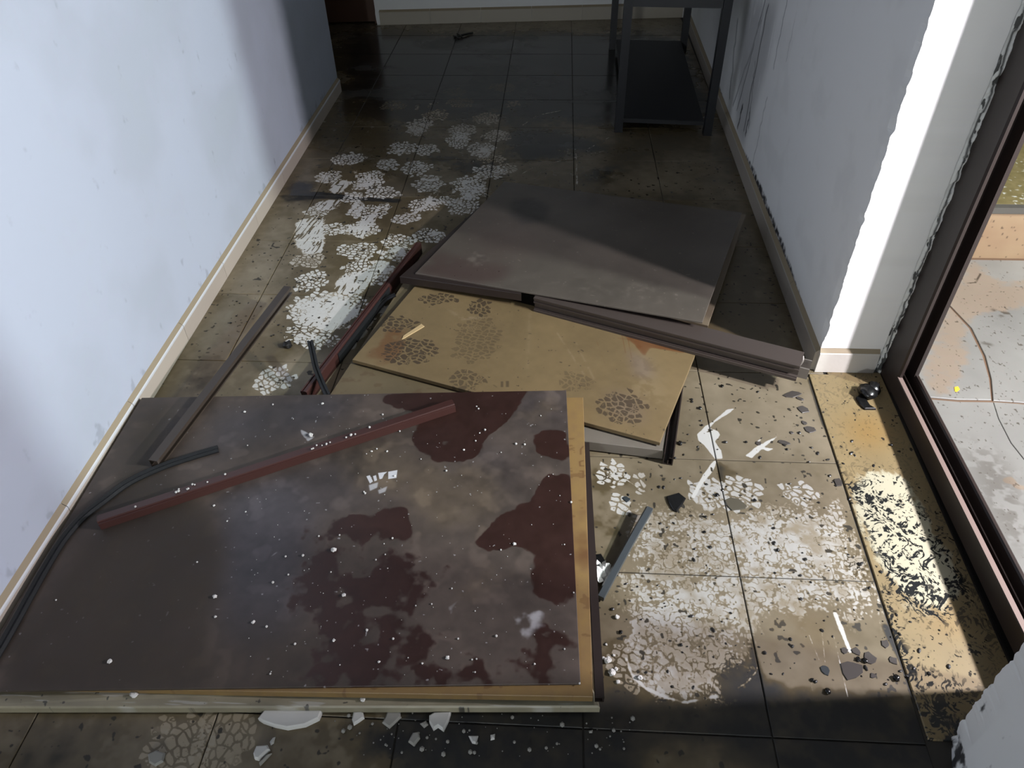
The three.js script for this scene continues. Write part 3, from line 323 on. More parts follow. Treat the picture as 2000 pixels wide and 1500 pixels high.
  struct('porch_ceiling', box(0.963, 4.5, 2.9, 3.02, -3.5, 1.6), M.ceiling);
  struct('facade', box(0.80, 0.962, 2.6, 3.3, -5, 2.3), M.wall);
  LAMPS.forEach((l, i) => { const [x, y, z] = l.at, t = thing('hanging_bulb', ['bare bulb hanging low on a cord just outside the doorway', 'bare bulb hanging high on a short cord farther out on the porch', 'bare bulb hanging in the corridor behind the viewer'][i], 'light bulb', V(x, y, z));
    const s = new THREE.SphereGeometry(0.035, 20, 14); s.translate(x, y, z); part('bulb', s, new THREE.MeshStandardMaterial({ color: 0xffffff, emissive: new THREE.Color().setRGB(...l.color), emissiveIntensity: 4 }), t);
    const k = new THREE.CylinderGeometry(0.016, 0.02, 0.05, 16); k.translate(x, y + 0.056, z); part('socket', k, M.black, t);
    const top = i < 2 ? 2.9 : 2.6, c = new THREE.CylinderGeometry(0.003, 0.003, top - y - 0.08, 8); c.translate(x, (top + y + 0.08) / 2, z); part('cord', c, M.black, t); });
}

// ------------------------------------------------------------------ the fallen panels
const C4 = (list) => list.map(([x, y, h]) => P(x, y, h));
const boundsOf = (pts, m = 0.01) => [Math.min(...pts.map((p) => p.x)) - m, Math.max(...pts.map((p) => p.x)) + m, Math.min(...pts.map((p) => p.z)) - m, Math.max(...pts.map((p) => p.z)) + m];
const meanOf = (pts) => pts.reduce((a, p) => a.add(p), V(0, 0, 0)).divideScalar(pts.length);
const planeY = (pts) => { const [a, b, c] = pts, n = b.clone().sub(a).cross(c.clone().sub(a)); return (x, z) => a.y - (n.x * (x - a.x) + n.z * (z - a.z)) / n.y; };
// the front stack: a wine-brown laminate sheet on a chipboard, a metal edge channel and a pale board under it
const F1 = C4([[290, 777, .053], [1106, 762, .080], [1134, 1335, .062]]); { F1[0].x = leftX(F1[0].z) + 0.021; const a = F1[0], b = V(leftX(-0.8) + 0.019, 0, -0.8), z = P(-60, 1338, .06).z; F1.push(V(lerp(a.x, b.x, (z - a.z) / (b.z - a.z)), 0, z)); } const F1y = planeY(F1); F1[3].y = F1y(F1[3].x, F1[3].z);
{
  const t = thing('laminate_panel', 'big wine-brown laminate panel lying in front, wet and dusty, with a tan rim', 'panel', V(-0.45, 0, -1.03));
  const ext = boundsOf(F1), W = 1700, H = 1300, w = XY(0.066);
  const mk = masks(ext, W, H, w, {
    wet: [[1, .004, [[740, 770], [880, 765], [1040, 763], [1010, 800], [990, 830], [950, 850], [940, 890], [890, 902], [830, 890], [805, 850], [820, 820], [790, 800], [750, 790]]], [.8, .006, [[810, 840], [860, 820], [930, 830], [945, 870], [900, 900], [850, 900], [815, 880]]], [1, .003, [[1040, 860], [1060, 845], [1108, 845], [1110, 905], [1085, 905], [1045, 890]]], [1, .003, [[1115, 925], [1060, 940], [1030, 985], [975, 1005], [955, 1035], [928, 1055], [935, 1070], [990, 1075], [1010, 1060], [1040, 1080], [1060, 1075], [1040, 1120], [1030, 1160], [1130, 1180], [1122, 1000]]], [.9, .003, [[640, 1005], [680, 1003], [730, 1003], [740, 990], [770, 980], [795, 985], [800, 1010], [808, 1030], [800, 1050], [770, 1055], [690, 1050], [635, 1035]]], [.62, .03, [[600, 1050], [800, 1060], [850, 1120], [830, 1220], [930, 1300], [1130, 1320], [1130, 1200], [1000, 1160], [960, 1240], [720, 1330], [600, 1330], [560, 1180]]], [.8, .02, [[560, 1300], [1130, 1300], [1134, 1340], [560, 1340]]], [.9, .006, [[905, 1060], [915, 1065], [860, 1120], [830, 1130]]], [.9, .006, [[960, 1145], [940, 1200], [920, 1215], [915, 1200], [945, 1160]]], [.5, .03, [[560, 960], [640, 960], [640, 1120], [560, 1120]]]],
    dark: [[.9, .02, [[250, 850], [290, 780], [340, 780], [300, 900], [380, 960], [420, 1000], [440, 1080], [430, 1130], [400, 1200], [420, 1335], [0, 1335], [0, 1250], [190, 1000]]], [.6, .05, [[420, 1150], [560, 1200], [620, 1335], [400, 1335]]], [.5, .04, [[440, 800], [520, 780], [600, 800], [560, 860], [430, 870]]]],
    blue: [[.9, .03, [[430, 960], [560, 920], [640, 960], [600, 1060], [580, 1200], [520, 1260], [440, 1240], [420, 1120]]], [.8, .03, [[430, 800], [620, 775], [700, 780], [620, 830], [440, 870], [400, 900]]], [.5, .04, [[900, 850], [1000, 900], [980, 960], [860, 960]]], [.5, .04, [[600, 900], [690, 900], [740, 960], [680, 1000], [600, 980]]], [.7, .04, [[1000, 780], [1100, 770], [1100, 840], [1040, 840]]]],  // bluish reflected sheen painted into the laminate colour, with lower roughness
    dust: [[.9, .05, [[640, 880], [760, 850], [820, 900], [960, 910], [1000, 960], [940, 1040], [840, 1060], [790, 960], [720, 960], [650, 940]]], [.8, .03, [[870, 1150], [960, 1100], [1020, 1090], [1000, 1130], [950, 1140], [900, 1200]]], [.7, .03, [[1050, 770], [1100, 790], [1090, 850], [1000, 830]]], [.35, .05, [[60, 1280], [200, 1080], [380, 1040], [400, 1250], [250, 1330]]]],
    white: [[.9, .006, [[1000, 1205], [1030, 1195], [1060, 1190], [1050, 1220], [1035, 1240], [1010, 1230]]], [.5, .02, [[985, 1190], [1060, 1180], [1070, 1220], [1030, 1280], [1000, 1250]]], [.7, .002, [[585, 835], [620, 850], [600, 860], [590, 850]]], [.7, .002, [[500, 1210], [510, 1290]], .002], [.5, .003, [[870, 1180], [900, 1165], [880, 1200]]], [.5, .002, [[925, 1200], [990, 1140]], .002], [.6, .002, [[510, 1090], [540, 1070]], .004], [.6, .001, [[1092, 770], [1103, 1335]], .001]],
    scuff: [[1, 0, [[715, 928], [722, 926], [728, 938], [722, 942]]], [1, 0, [[728, 928], [734, 926], [736, 936], [731, 938]]], [1, 0, [[738, 922], [756, 920], [750, 925], [746, 933], [741, 934]]], [1, 0, [[758, 920], [776, 917], [774, 932], [758, 934]]], [.6, .001, [[720, 945], [738, 940], [736, 950], [722, 956]]], [.5, .001, [[738, 955], [756, 948], [752, 958], [740, 962]]]],
  });
  const tex = paint(ext, W, H, (x, z, k, o) => {
    const n1 = fbm(x * 9, z * 9, 3, 4), n2 = fbm(x * 50, z * 50, 4, 3), n3 = fbm(x * 22, z * 22, 8, 3);
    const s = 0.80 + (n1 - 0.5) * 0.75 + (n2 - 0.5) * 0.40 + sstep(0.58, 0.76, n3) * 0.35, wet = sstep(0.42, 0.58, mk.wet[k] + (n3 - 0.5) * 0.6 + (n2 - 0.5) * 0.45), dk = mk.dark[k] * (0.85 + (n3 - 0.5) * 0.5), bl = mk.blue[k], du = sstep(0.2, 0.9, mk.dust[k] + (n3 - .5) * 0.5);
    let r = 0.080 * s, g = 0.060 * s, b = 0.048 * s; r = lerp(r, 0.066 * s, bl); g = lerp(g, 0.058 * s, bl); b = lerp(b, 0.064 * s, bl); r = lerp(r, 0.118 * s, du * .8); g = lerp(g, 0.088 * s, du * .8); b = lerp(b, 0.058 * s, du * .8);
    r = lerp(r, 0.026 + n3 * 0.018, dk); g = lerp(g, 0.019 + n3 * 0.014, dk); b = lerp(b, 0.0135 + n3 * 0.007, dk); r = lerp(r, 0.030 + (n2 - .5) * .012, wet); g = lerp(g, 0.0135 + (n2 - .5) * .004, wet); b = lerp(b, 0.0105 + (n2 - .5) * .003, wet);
    const w = sstep(0.4, 0.7, mk.white[k] + (n2 - 0.5) * 0.7 * (mk.white[k] > 0.02)) * mk.white[k], sc = Math.max(mk.scuff[k], w * 0.8), sp = sstep(0.88, 0.91, fbm(x * 110, z * 110, 33, 2)) * 0.35 * (1 - dk); r = lerp(r, 0.58, Math.max(sc, sp)); g = lerp(g, 0.58, Math.max(sc, sp)); b = lerp(b, 0.6, Math.max(sc, sp));
    o[0] = r; o[1] = g; o[2] = b; o[3] = lerp(lerp(lerp(0.58, 0.34, bl), 0.72, clamp(dk)), 0.34, wet) + (n2 - 0.5) * 0.12;
  });
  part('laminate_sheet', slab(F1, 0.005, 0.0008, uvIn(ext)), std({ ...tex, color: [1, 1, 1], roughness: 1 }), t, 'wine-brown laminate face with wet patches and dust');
  // chipboard core, standing out past the sheet on the right and in front
  const drop = 0.0052, yF = (x, y, d) => { let p = P(x, y, 0.06); for (let i = 0; i < 4; i++) p = P(x, y, F1y(p.x, p.z) - d); return p; };
  const F2 = [yF(320, 782, drop), yF(1139, 776, drop), yF(1158, 1361, drop), V(F1[3].x, 0, 0)]; F2[3].z = yF(0, 1344, drop).z; F2[3].y = F1y(F2[3].x, F2[3].z) - drop; F2[0].x = F1[0].x + 0.004;
  const e2 = boundsOf(F2), m2 = masks(e2, 1024, 900, w, { wet: [[.8, .02, [[1140, 930], [1160, 1000], [1165, 1200], [1130, 1200], [1110, 1000]]], [.7, .03, [[1120, 1320], [1165, 1320], [1165, 1370], [1060, 1370]]], [.45, .06, [[100, 1330], [1000, 1330], [1000, 1370], [100, 1370]]]], ring: [[1, .001, [[1139, 875], [1134, 880], [1134, 890]], .003], [1, .001, [[1139, 902], [1132, 904], [1133, 912], [1140, 912]], .003], [1, .001, [[1132, 922], [1139, 922], [1139, 934], [1132, 934]], .003]] });
  const t2 = paint(e2, 1024, 900, (x, z, k, o) => { const n = fbm(x * 14, z * 14, 7, 4), n2 = fbm(x * 70, z * 70, 9, 3), d = clamp(sstep(.3, .7, m2.wet[k] + (n - .5) * .7) * .8 + m2.ring[k] * .8), c = sstep(.74, .77, fbm(x * 40, z * 70, 19, 3)) * .4; o[0] = lerp(.235 + (n2 - .5) * .04, .10, Math.max(d, c)); o[1] = lerp(.148 + (n2 - .5) * .03, .040, Math.max(d, c)); o[2] = lerp(.058, .016, Math.max(d, c)); o[3] = .45; });
  part('chipboard_core', slab(F2, 0.017, 0.001, uvIn(e2)), std({ ...t2, color: [1, 1, 1], roughness: 1 }), t, 'bare tan chipboard rim standing out under the sheet');
  const chR = yF(1142, 868, 0.016), chF = yF(1169, 1366, 0.014);
  part('edge_channel', bar([[0, 0], [0.016, 0], [0.016, 0.003], [0.003, 0.003], [0.003, 0.015], [0.016, 0.015], [0.016, 0.018], [0, 0.018]].map((p) => [p[0] - 0.010, p[1] - 0.010]), chF, chR), M.brown, t);
}
{ // the pale board right at the bottom of the front stack
  const y = 0.028, pts = [P(1168, 1364, y), P(1172, 1381, y), V(F1[3].x, y - .008, P(0, 1386, y - .008).z), V(F1[3].x, y - .008, P(0, 1352, y).z - 0.03), P(700, 1330, y), P(1150, 1330, y)], e = boundsOf(pts);
  const tex = paint(e, 1024, 160, (x, z, k, o) => { const n = fbm(x * 10, z * 30, 3, 4), d = sstep(.76, .80, fbm(x * 90, z * 90, 5, 3)) * .8, w = sstep(.66, .74, fbm(x * 12, z * 120, 25, 3)) * .35; o[0] = lerp(lerp(.30 * (n + .4), .62, w), .03, d); o[1] = lerp(lerp(.27 * (n + .4), .62, w), .03, d); o[2] = lerp(lerp(.19 * (n + .4), .6, w), .03, d); o[3] = .45; });
  solo('pale_board', slab(pts, 0.0195, 0.003, uvIn(e)), std({ ...tex, color: [1, 1, 1], roughness: 1 }), 'thin pale grey board sticking out along the front edge under the wine-brown panel', 'board', V(meanOf(pts).x, 0, meanOf(pts).z));
}
{ // the grey-faced leaf flat on the floor in the middle, brown channel along its right side
  const y = 0.034, FR = P(1296, 880, y), BL = P(833, 483, y), ML = P(649, 763, y), FLd = P(1146, 862, y); const dir = FLd.clone().sub(FR).normalize(), side = ML.clone().sub(BL).normalize();
  const hit = (() => { const dx = BL.x - FR.x, dz = BL.z - FR.z, D = dir.x * side.z - dir.z * side.x; const s = (dx * side.z - dz * side.x) / D; return FR.clone().addScaledVector(dir, s); })();
  const BR = FR.clone().add(BL).sub(hit); BR.y = y; const pts = [FR, BR, BL, hit];
  const t = thing('grey_leaf', 'grey door leaf lying flat under the tan board, brown channel on its edge', 'door leaf', V(meanOf(pts).x, 0, meanOf(pts).z)), e = boundsOf(pts);
  const tex = paint(e, 700, 700, (x, z, k, o) => { const n = fbm(x * 8, z * 8, 6, 4), n2 = fbm(x * 60, z * 60, 2, 3), left = sstep(-0.1, -0.3, x), d = sstep(.60, .72, fbm(x * 26, z * 40, 15, 3)) * .5; o[0] = lerp(lerp(.15, .13, left) * (.7 + .6 * n), .10, d * left); o[1] = lerp(lerp(.132, .10, left) * (.7 + .6 * n), .06, d * left); o[2] = lerp(lerp(.108, .056, left) * (.7 + .6 * n), .03, d * left); o[3] = .42 + .1 * n2; });
  part('leaf_face', slab(pts, 0.029, 0.0015, uvIn(e)), std({ ...tex, color: [1, 1, 1], roughness: 1 }), t);
  const u = BR.clone().sub(FR).normalize(), a = FR.clone().addScaledVector(u, -0.012), b = BR.clone().addScaledVector(u, -0.3); a.y = b.y = 0.001;
  part('side_channel', bar([[0, 0], [0.024, 0], [0.024, 0.036], [0.021, 0.036], [0.021, 0.003], [0.0135, 0.003], [0.0135, 0.014], [0.0105, 0.014], [0.0105, 0.003], [0.003, 0.003], [0.003, 0.022], [0.0105, 0.022], [0.0105, 0.025], [0.003, 0.025], [0.003, 0.034], [0, 0.034]].map((p) => [p[0] - 0.026, p[1]]), a, b), M.brown, t, 'brown aluminium channel, its hollow end showing');
}
const TY = 0.0505;
{ // tan board with dark boot prints on it
  const pts = C4([[688, 702, TY], [826, 540, TY], [1362, 682, TY], [1289, 864, TY]]); const t = thing('tan_board', 'tan hardboard sheet with dark boot prints and rust streaks lying across the middle', 'board', V(meanOf(pts).x, 0, meanOf(pts).z)), e = boundsOf(pts), W = 1300, H = 1000, w = XY(TY);
  const pr = stampPrints(e, W, H, [[858, 583, .05, .03, .8, .3, 0], [935, 600, .035, .04, .8, .9, 0], [775, 632, .05, .035, 1, .2, .1], [797, 687, .07, .055, .95, .3, .05], [910, 745, .045, .04, .55, .5, 0], [1215, 795, .06, .055, .75, .8, .2], [930, 660, .06, .10, .30, .2, 0], [1125, 745, .04, .04, .3, 1, 0]], w);
  const mk = masks(e, W, H, w, { rust: [[.9, .006, [[1210, 650], [1235, 650], [1290, 655], [1350, 680], [1335, 690], [1270, 680], [1262, 700], [1250, 690], [1235, 670]]], [.6, .015, [[700, 700], [760, 640], [800, 630], [800, 690], [740, 720]]], [.7, .001, [[1214, 650], [1222, 690]], .003], [.7, .001, [[1224, 650], [1234, 700]], .003], [.7, .001, [[1206, 660], [1240, 665]], .003], [.7, .001, [[1165, 665], [1185, 720]], .002]], grey: [[.8, .012, [[1225, 680], [1262, 700], [1275, 720], [1275, 740], [1240, 735]]], [.6, .02, [[1190, 760], [1250, 780], [1260, 830], [1190, 810]]]], light: [[.7, .002, [[1088, 650], [1140, 730]], .003], [.5, .003, [[1035, 610], [1030, 720]], .004], [.5, .002, [[1125, 670], [1160, 740]], .003], [.7, .004, [[870, 600], [900, 618], [960, 620], [900, 625]]], [.5, .004, [[1010, 760], [1060, 780], [1080, 830]]], [.4, .02, [[1260, 650], [1300, 800], [1240, 770]]]], brown: [[.8, .001, [[978, 745], [983, 745], [983, 756], [978, 756]]], [.8, .001, [[988, 744], [994, 744], [994, 756], [988, 756]]], [.6, .001, [[964, 752], [970, 756]], .003]] });
  const tex = paint(e, W, H, (x, z, k, o) => { const n = fbm(x * 6, z * 6, 4, 4), n2 = fbm(x * 55, z * 55, 5, 3), n3 = fbm(x * 28 + 4, z * 28, 6, 3); const s = .86 + (n - .5) * .4 + (n2 - .5) * .12; let r = .205 * s, g = .145 * s, b = .070 * s; const ru = sstep(.35, .65, mk.rust[k] + (n3 - .5) * .7) * mk.rust[k], gr = mk.grey[k] * .7, li = mk.light[k] * sstep(.35, .55, n2) * .5, p = Math.max(pr[k], mk.brown[k], sstep(.83, .85, fbm(x * 80, z * 80, 13, 3)) * .9); r = lerp(r, .13, ru); g = lerp(g, .05, ru); b = lerp(b, .018, ru); r = lerp(r, .16, gr); g = lerp(g, .12, gr); b = lerp(b, .10, gr); r = lerp(r, .34, li); g = lerp(g, .27, li); b = lerp(b, .17, li); r = lerp(r, .055, p * .85); g = lerp(g, .040, p * .85); b = lerp(b, .027, p * .85); o[0] = r; o[1] = g; o[2] = b; o[3] = lerp(.5, .38, Math.max(ru, p)); });
  part('board_face', slab(pts, 0.011, 0.0009, uvIn(e)), std({ ...tex, color: [1, 1, 1], roughness: 1 }), t);
}
{ // dusky sheet half under the upper panel
  const y = 0.061, pts = C4([[1230, 595, y], [1383, 636, y], [1457, 419, y], [1250, 392, y]]);
  solo('dusky_sheet', slab(pts, 0.009, 0.001), std({ color: [0.16, 0.125, 0.085], roughness: 0.42, bumpMap: paintBump, bumpScale: 0.0005 }), 'dusky olive sheet peeping out under the right edge of the upper dark panel', 'board', V(meanOf(pts).x, 0, meanOf(pts).z));
}
{ // the upper dark panel: brown frame below, laminate sheet above
  const S = C4([[811, 533, .088], [1372, 629, .126], [1449, 415, .112]]); S.push(S[0].clone().add(S[2]).sub(S[1])); const yS = planeY(S); const bl = P(985, 354, 0.062); let q = bl; for (let i = 0; i < 5; i++) q = P(985, 354, yS(q.x, q.z)); S[3] = q;
  const t = thing('laminate_panel', 'dark brown door panel lying tilted at the back of the pile, half in shadow', 'panel', V(meanOf(S).x, 0, meanOf(S).z)), e = boundsOf(S), W = 1000, H = 800, w = XY(0.095);
  const mk = masks(e, W, H, w, { red: [[.9, .015, [[815, 530], [850, 480], [900, 500], [1000, 520], [980, 550], [930, 555]]], [.5, .05, [[880, 470], [980, 440], [1050, 480], [1000, 520], [900, 500]]]], ring: [[.7, .012, [[1000, 385], [1040, 380], [1075, 400], [1065, 430], [1020, 435], [995, 415]]]], pale: [[.7, .03, [[900, 500], [940, 480], [960, 510], [930, 530]]], [.7, .01, [[1275, 600], [1295, 595], [1298, 608], [1278, 610]]], [.5, .001, [[1355, 590], [1358, 625]], .002], [.35, .03, [[960, 530], [1300, 560], [1360, 610], [1300, 615], [1000, 565]]]] });
  const tex = paint(e, W, H, (x, z, k, o) => { const n = fbm(x * 8, z * 8, 14, 4), n2 = fbm(x * 60, z * 60, 5, 3), s = .85 + (n - .5) * .45 + (n2 - .5) * .15; let r = .112 * s, g = .095 * s, b = .077 * s; const re = mk.red[k] * sstep(.3, .55, n + .1), ri = mk.ring[k], p = sstep(.3, .75, mk.pale[k] + (n2 - .5) * .5) * .7, sp = sstep(.86, .88, fbm(x * 95, z * 95, 3, 2)) * .5; r = lerp(r, .060, re * .8); g = lerp(g, .034, re * .8); b = lerp(b, .030, re * .8); r = lerp(r, .035, ri); g = lerp(g, .032, ri); b = lerp(b, .03, ri); r = lerp(r, .20, Math.max(p * .8, sp)); g = lerp(g, .17, Math.max(p * .8, sp)); b = lerp(b, .14, Math.max(p * .8, sp)); o[0] = r; o[1] = g; o[2] = b; o[3] = .40 + (n2 - .5) * .15 - re * .1; });
  part('laminate_sheet', slab(S, 0.005, 0.0012, uvIn(e)), std({ ...tex, color: [1, 1, 1], roughness: 1 }), t);
  const k = (p, d) => { const v = p.clone(); v.y = yS(v.x, v.z) - d; return v; }, fl = P(781, 543, 0.076), Fr = [k(V(fl.x, 0, fl.z), .0052), k(V(lerp(S[0].x, S[1].x, .40), 0, lerp(S[0].z, S[1].z, .40) + 0.008), .0052), k(V(lerp(S[0].x, S[1].x, .40) - 0.012, 0, lerp(S[0].z, S[1].z, .40) - 0.10), .0052), k(V(S[1].x - 0.10, 0, S[1].z - 0.18), .0052), k(V(S[2].x - 0.06, 0, S[2].z + 0.03), .0052), k(V(S[3].x, 0, S[3].z + 0.02), .0052)];
  part('panel_frame', slab(Fr, 0.024, 0.001), M.brown, t, 'dark brown frame of the panel, thick at the front corner');
}

// ------------------------------------------------------------------ metal bars
{ // the wide hollow beam across the pile
  const A = P(1042, 582, .098), B = P(1563, 716, .104); const d = B.clone().sub(A).normalize(), h = 0.050, W = 0.064; A.y -= h; B.y -= h;
  const t = thing('door_beam', 'wide brown aluminium beam lying across the tan board, hollow end at the doorway corner', 'metal bar', V((A.x + B.x) / 2, 0, (A.z + B.z) / 2));
  const outer = [[0, 0], [W, 0], [W, h], [0, h], [0, h - .004], [.0035, h - .005], [.0035, h - .013], [.001, h - .014], [.001, h - .018], [.009, h - .020], [.009, .014], [.003, .012], [.003, .009], [0, .008]], hole = [[.013, .004], [.013, h - .003], [W - .003, h - .003], [W - .003, .004]];
  part('beam_shell', bar(outer, A, B, [hole]), M.beam, t);
  const A2 = B.clone().addScaledVector(d, -0.2), B2 = B.clone().addScaledVector(d, 0.024);
  part('inner_channel', bar([[0.010, .002], [.052, .002], [.052, .034], [.049, .034], [.049, .005], [.030, .005], [.030, .022], [.027, .022], [.027, .005], [.014, .005], [.014, .034], [.010, .034]].map((p) => [p[0] + 0.0035, p[1] + 0.0025]), A2, B2), M.alu, t, 'grey inner channel standing out of the hollow end');
  const curl = new THREE.CatmullRomCurve3([B.clone().add(V(-0.02, .012, -.035)), B.clone().add(V(0.010, .020, -.038)), B.clone().add(V(0.020, .034, -.044)), B.clone().add(V(0.020, .043, -.052))]); part('rubber_seal', new THREE.TubeGeometry(curl, 16, .0035, 7), M.alu, t);
}
const tubeProfile = (w, h, lip = 0) => lip ? [[0, 0], [w + lip, 0], [w + lip, .0025], [w, .0025], [w, h], [0, h]] : [[0, 0], [w, 0], [w, h], [0, h]];
{ // left tube, one end on the front panel and the other over the floor
  const A = P(304, 908, .061), B = P(566, 572, .067); A.y = F1y(A.x, A.z) + .001; B.y = .067;
  const C = V((A.x + B.x) / 2, 0, (A.z + B.z) / 2);
  solo('brown_tube', bar([[0, 0], [-.022, 0], [-.022, .004], [-.019, .004], [-.019, .0025], [-.0015, .0025], [-.0015, .0215], [-.019, .0215], [-.019, .014], [-.022, .014], [-.022, .024], [0, .024]].map((p) => [p[0] + .013, p[1]]), A, B), M.tube, 'dull brown hollow channel reaching from the front panel towards the left boot prints', 'metal bar', C);
}
{ // red-brown bar lying on the front panel
  const A = P(190, 1016, .07), B = P(888, 796, .08); A.y = F1y(A.x, A.z) + .0008; B.y = F1y(B.x, B.z) + .0008; const t = thing('red_bar', 'long red-brown grooved bar lying aslant on the wine-brown panel', 'metal bar', V((A.x + B.x) / 2, 0, (A.z + B.z) / 2));
  part('bar_body', bar([[0, 0], [.025, 0], [.025, .020], [.0215, .0245], [.004, .0245], [.002, .0225], [.002, .0208], [.0045, .0195], [.0005, .0175]].map((p) => [p[0] - .008, p[1]]), A, B), M.red, t);
  const R = rng(9), d = B.clone().sub(A); const gs = []; for (let i = 0; i < 26; i++) { const c = i < 9 ? .19 + R() * .06 : i < 18 ? .52 + R() * .16 : R(); const s = .0012 + R() * .0022, g = new THREE.IcosahedronGeometry(s, 0); const q = A.clone().addScaledVector(d, c); g.translate(q.x + (R() - .5) * .006, q.y + .026 + s * .5, q.z + (i < 9 || i >= 18 ? -.006 + (R() - .5) * .012 : .0)); gs.push(g); }
  const cr = solo('plaster_crumbs', mergeGeometries(gs), M.plaster, 'tiny white plaster crumbs strewn on top of the red-brown bar', 'crumbs'); cr.userData.kind = 'stuff';
}
{ // the tall red profile standing on the floor beside the grey leaf
  const A = P(587, 764, .042), B = P(813, 473, .042); A.y = B.y = .0012; const t = thing('red_profile', 'narrow dark red profile standing on edge between the boot prints and the tan board', 'metal bar', V((A.x + B.x) / 2, 0, (A.z + B.z) / 2));
  part('profile_body', bar([[0, 0], [-.018, 0], [-.018, .040], [-.0155, .0425], [-.0075, .0425], [-.0065, .039], [-.004, .039], [-.003, .042], [0, .042], [.0012, .038], [.0012, .034], [0, .032]], A, B), M.red, t);
  part('profile_backing', bar([[-.0182, .001], [-.0205, .001], [-.0205, .036], [-.0182, .036]], A.clone().lerp(B, .22), A.clone().lerp(B, .66)), M.rubber, t, 'black rubber strip on the side of the profile');
}
{ // thin black strips and the cable
  const strip = (pts, prof) => { const c = new THREE.CatmullRomCurve3(pts), s = new THREE.Shape(prof.map((p) => new THREE.Vector2(...p))); const g = [], N = 40; const pos = [], uv = []; const rings = []; for (let i = 0; i <= N; i++) { const p = c.getPointAt(i / N), d = c.getTangentAt(i / N), X = V(0, 1, 0).cross(d).normalize(), Y = d.clone().cross(X); rings.push(prof.map((q) => p.clone().addScaledVector(X, q[0]).addScaledVector(Y, q[1]))); } const n = prof.length; for (let i = 0; i < N; i++) for (let k = 0; k < n; k++) { const a = rings[i][k], b = rings[i][(k + 1) % n], e = rings[i + 1][(k + 1) % n], f = rings[i + 1][k]; for (const v of [a, b, e, a, e, f]) { pos.push(v.x, v.y, v.z); uv.push(0, 0); } } for (const [r, up] of [[rings[0], 0], [rings[N], 1]]) for (const f of THREE.ShapeUtils.triangulateShape(prof.map((p) => new THREE.Vector2(...p)), [])) for (const k of up ? f : [f[2], f[1], f[0]]) { const v = r[k]; pos.push(v.x, v.y, v.z); uv.push(0, 0); } return fromTris(pos, uv); };
  const flat = (w, h) => [[-w / 2, 0], [w / 2, 0], [w / 2, h], [w * .12, h], [w * .10, h * .6], [-w * .10, h * .6], [-w * .12, h], [-w / 2, h]];
  const onF = (x, y, d = .001) => { let p = P(x, y, .065); for (let i = 0; i < 4; i++) p = P(x, y, F1y(p.x, p.z) + d); return p; };
  const s1 = [P(606, 668, .094), P(612, 695, .078), P(618, 722, .062), P(628, 748, .046), P(640, 775, .040)];
  solo('black_strip', strip(s1, flat(.016, .009)), M.rubber, 'short bent black rubber strip propped over the red profile, its tip in the air', 'rubber strip', V(s1[2].x, 0, s1[2].z));
  const s2 = [P(1268, 998, .020), P(1220, 1083, .010), P(1172, 1172, .004)];
  solo('grey_strip', strip(s2, [[-.008, 0], [.006, 0], [.008, .004], [.008, .015], [-.005, .015], [-.009, .010]]), std({ color: [0.052, 0.06, 0.066], roughness: .35 }), 'dark grey plastic strip on the floor, slipping under the right edge of the front stack', 'plastic strip', V(s2[1].x, 0, s2[1].z));
  const s3 = [onF(427, 878), onF(380, 892), onF(320, 912), onF(250, 945), onF(205, 978), onF(166, 1008), onF(128, 1050, .0015), onF(92, 1106, .002), onF(56, 1170, .002), onF(16, 1242, .002), onF(-24, 1310, .002)];
  solo('rubber_gasket', strip(s3, [[-.010, 0], [.010, 0], [.011, .004], [.006, .008], [.001, .0055], [-.005, .0095], [-.011, .005]]), M.rubber, 'long black rubber gasket curling from the front panel along the left skirting', 'rubber gasket', V(s3[4].x, 0, s3[4].z));
  // a second gasket lies between the profile and the grey leaf
  const s4 = [P(773, 577, .037), P(752, 588, .026), P(732, 610, .012), P(712, 640, .005), P(694, 668, .002)];
  solo('shiny_gasket', strip(s4, [[-.007, 0], [.007, 0], [.009, .004], [.004, .007], [0, .005], [-.004, .008], [-.009, .004]]), M.black, 'shiny black gasket squeezed between the red profile and the grey leaf', 'rubber gasket', V(s4[2].x, 0, s4[2].z));
}

// ------------------------------------------------------------------ the dark table at the far end
{
  const fl = V(0.268, 0, -3.205), fr = V(0.646, 0, -3.175), t = thing('dark_table', 'dark metal table with square legs and a low shelf down the corridor', 'table', V(0.47, 0, -3.75)), br = V(0.672, 0, -4.29), bl = V(0.292, 0, -4.32);
  const leg = (p) => part('leg', prism([[p.x - .017, p.z - .017], [p.x + .017, p.z - .017], [p.x + .017, p.z + .017], [p.x - .017, p.z + .017]], 0.0005, .63), M.tableDark, t);
  [fl, fr, br, bl].forEach(leg);
  const rail = (a, b) => { const d = b.clone().sub(a).normalize(); part('apron', bar([[-.012, .505], [.012, .505], [.012, .63], [-.012, .63]], a.clone().addScaledVector(d, .0175), b.clone().addScaledVector(d, -.0175)), M.tableDark, t); };
  rail(fl, fr); rail(br, fr); rail(bl, br); rail(bl, fl);
  part('table_top', slab([V(fl.x - .04, .656, fl.z + .04), V(fr.x + .04, .656, fr.z + .04), V(br.x + .04, .656, br.z - .04), V(bl.x - .04, .656, bl.z - .04)], .025, .003), M.tableDark, t);
  part('low_shelf', slab([V(fl.x + .018, .055, fl.z - .005), V(fr.x - .018, .055, fr.z - .005), V(br.x - .018, .055, br.z + .02), V(bl.x + .018, .055, bl.z + .02)], .018, .002), std({ color: [0.009, 0.010, 0.012], roughness: .6 }), t);
}

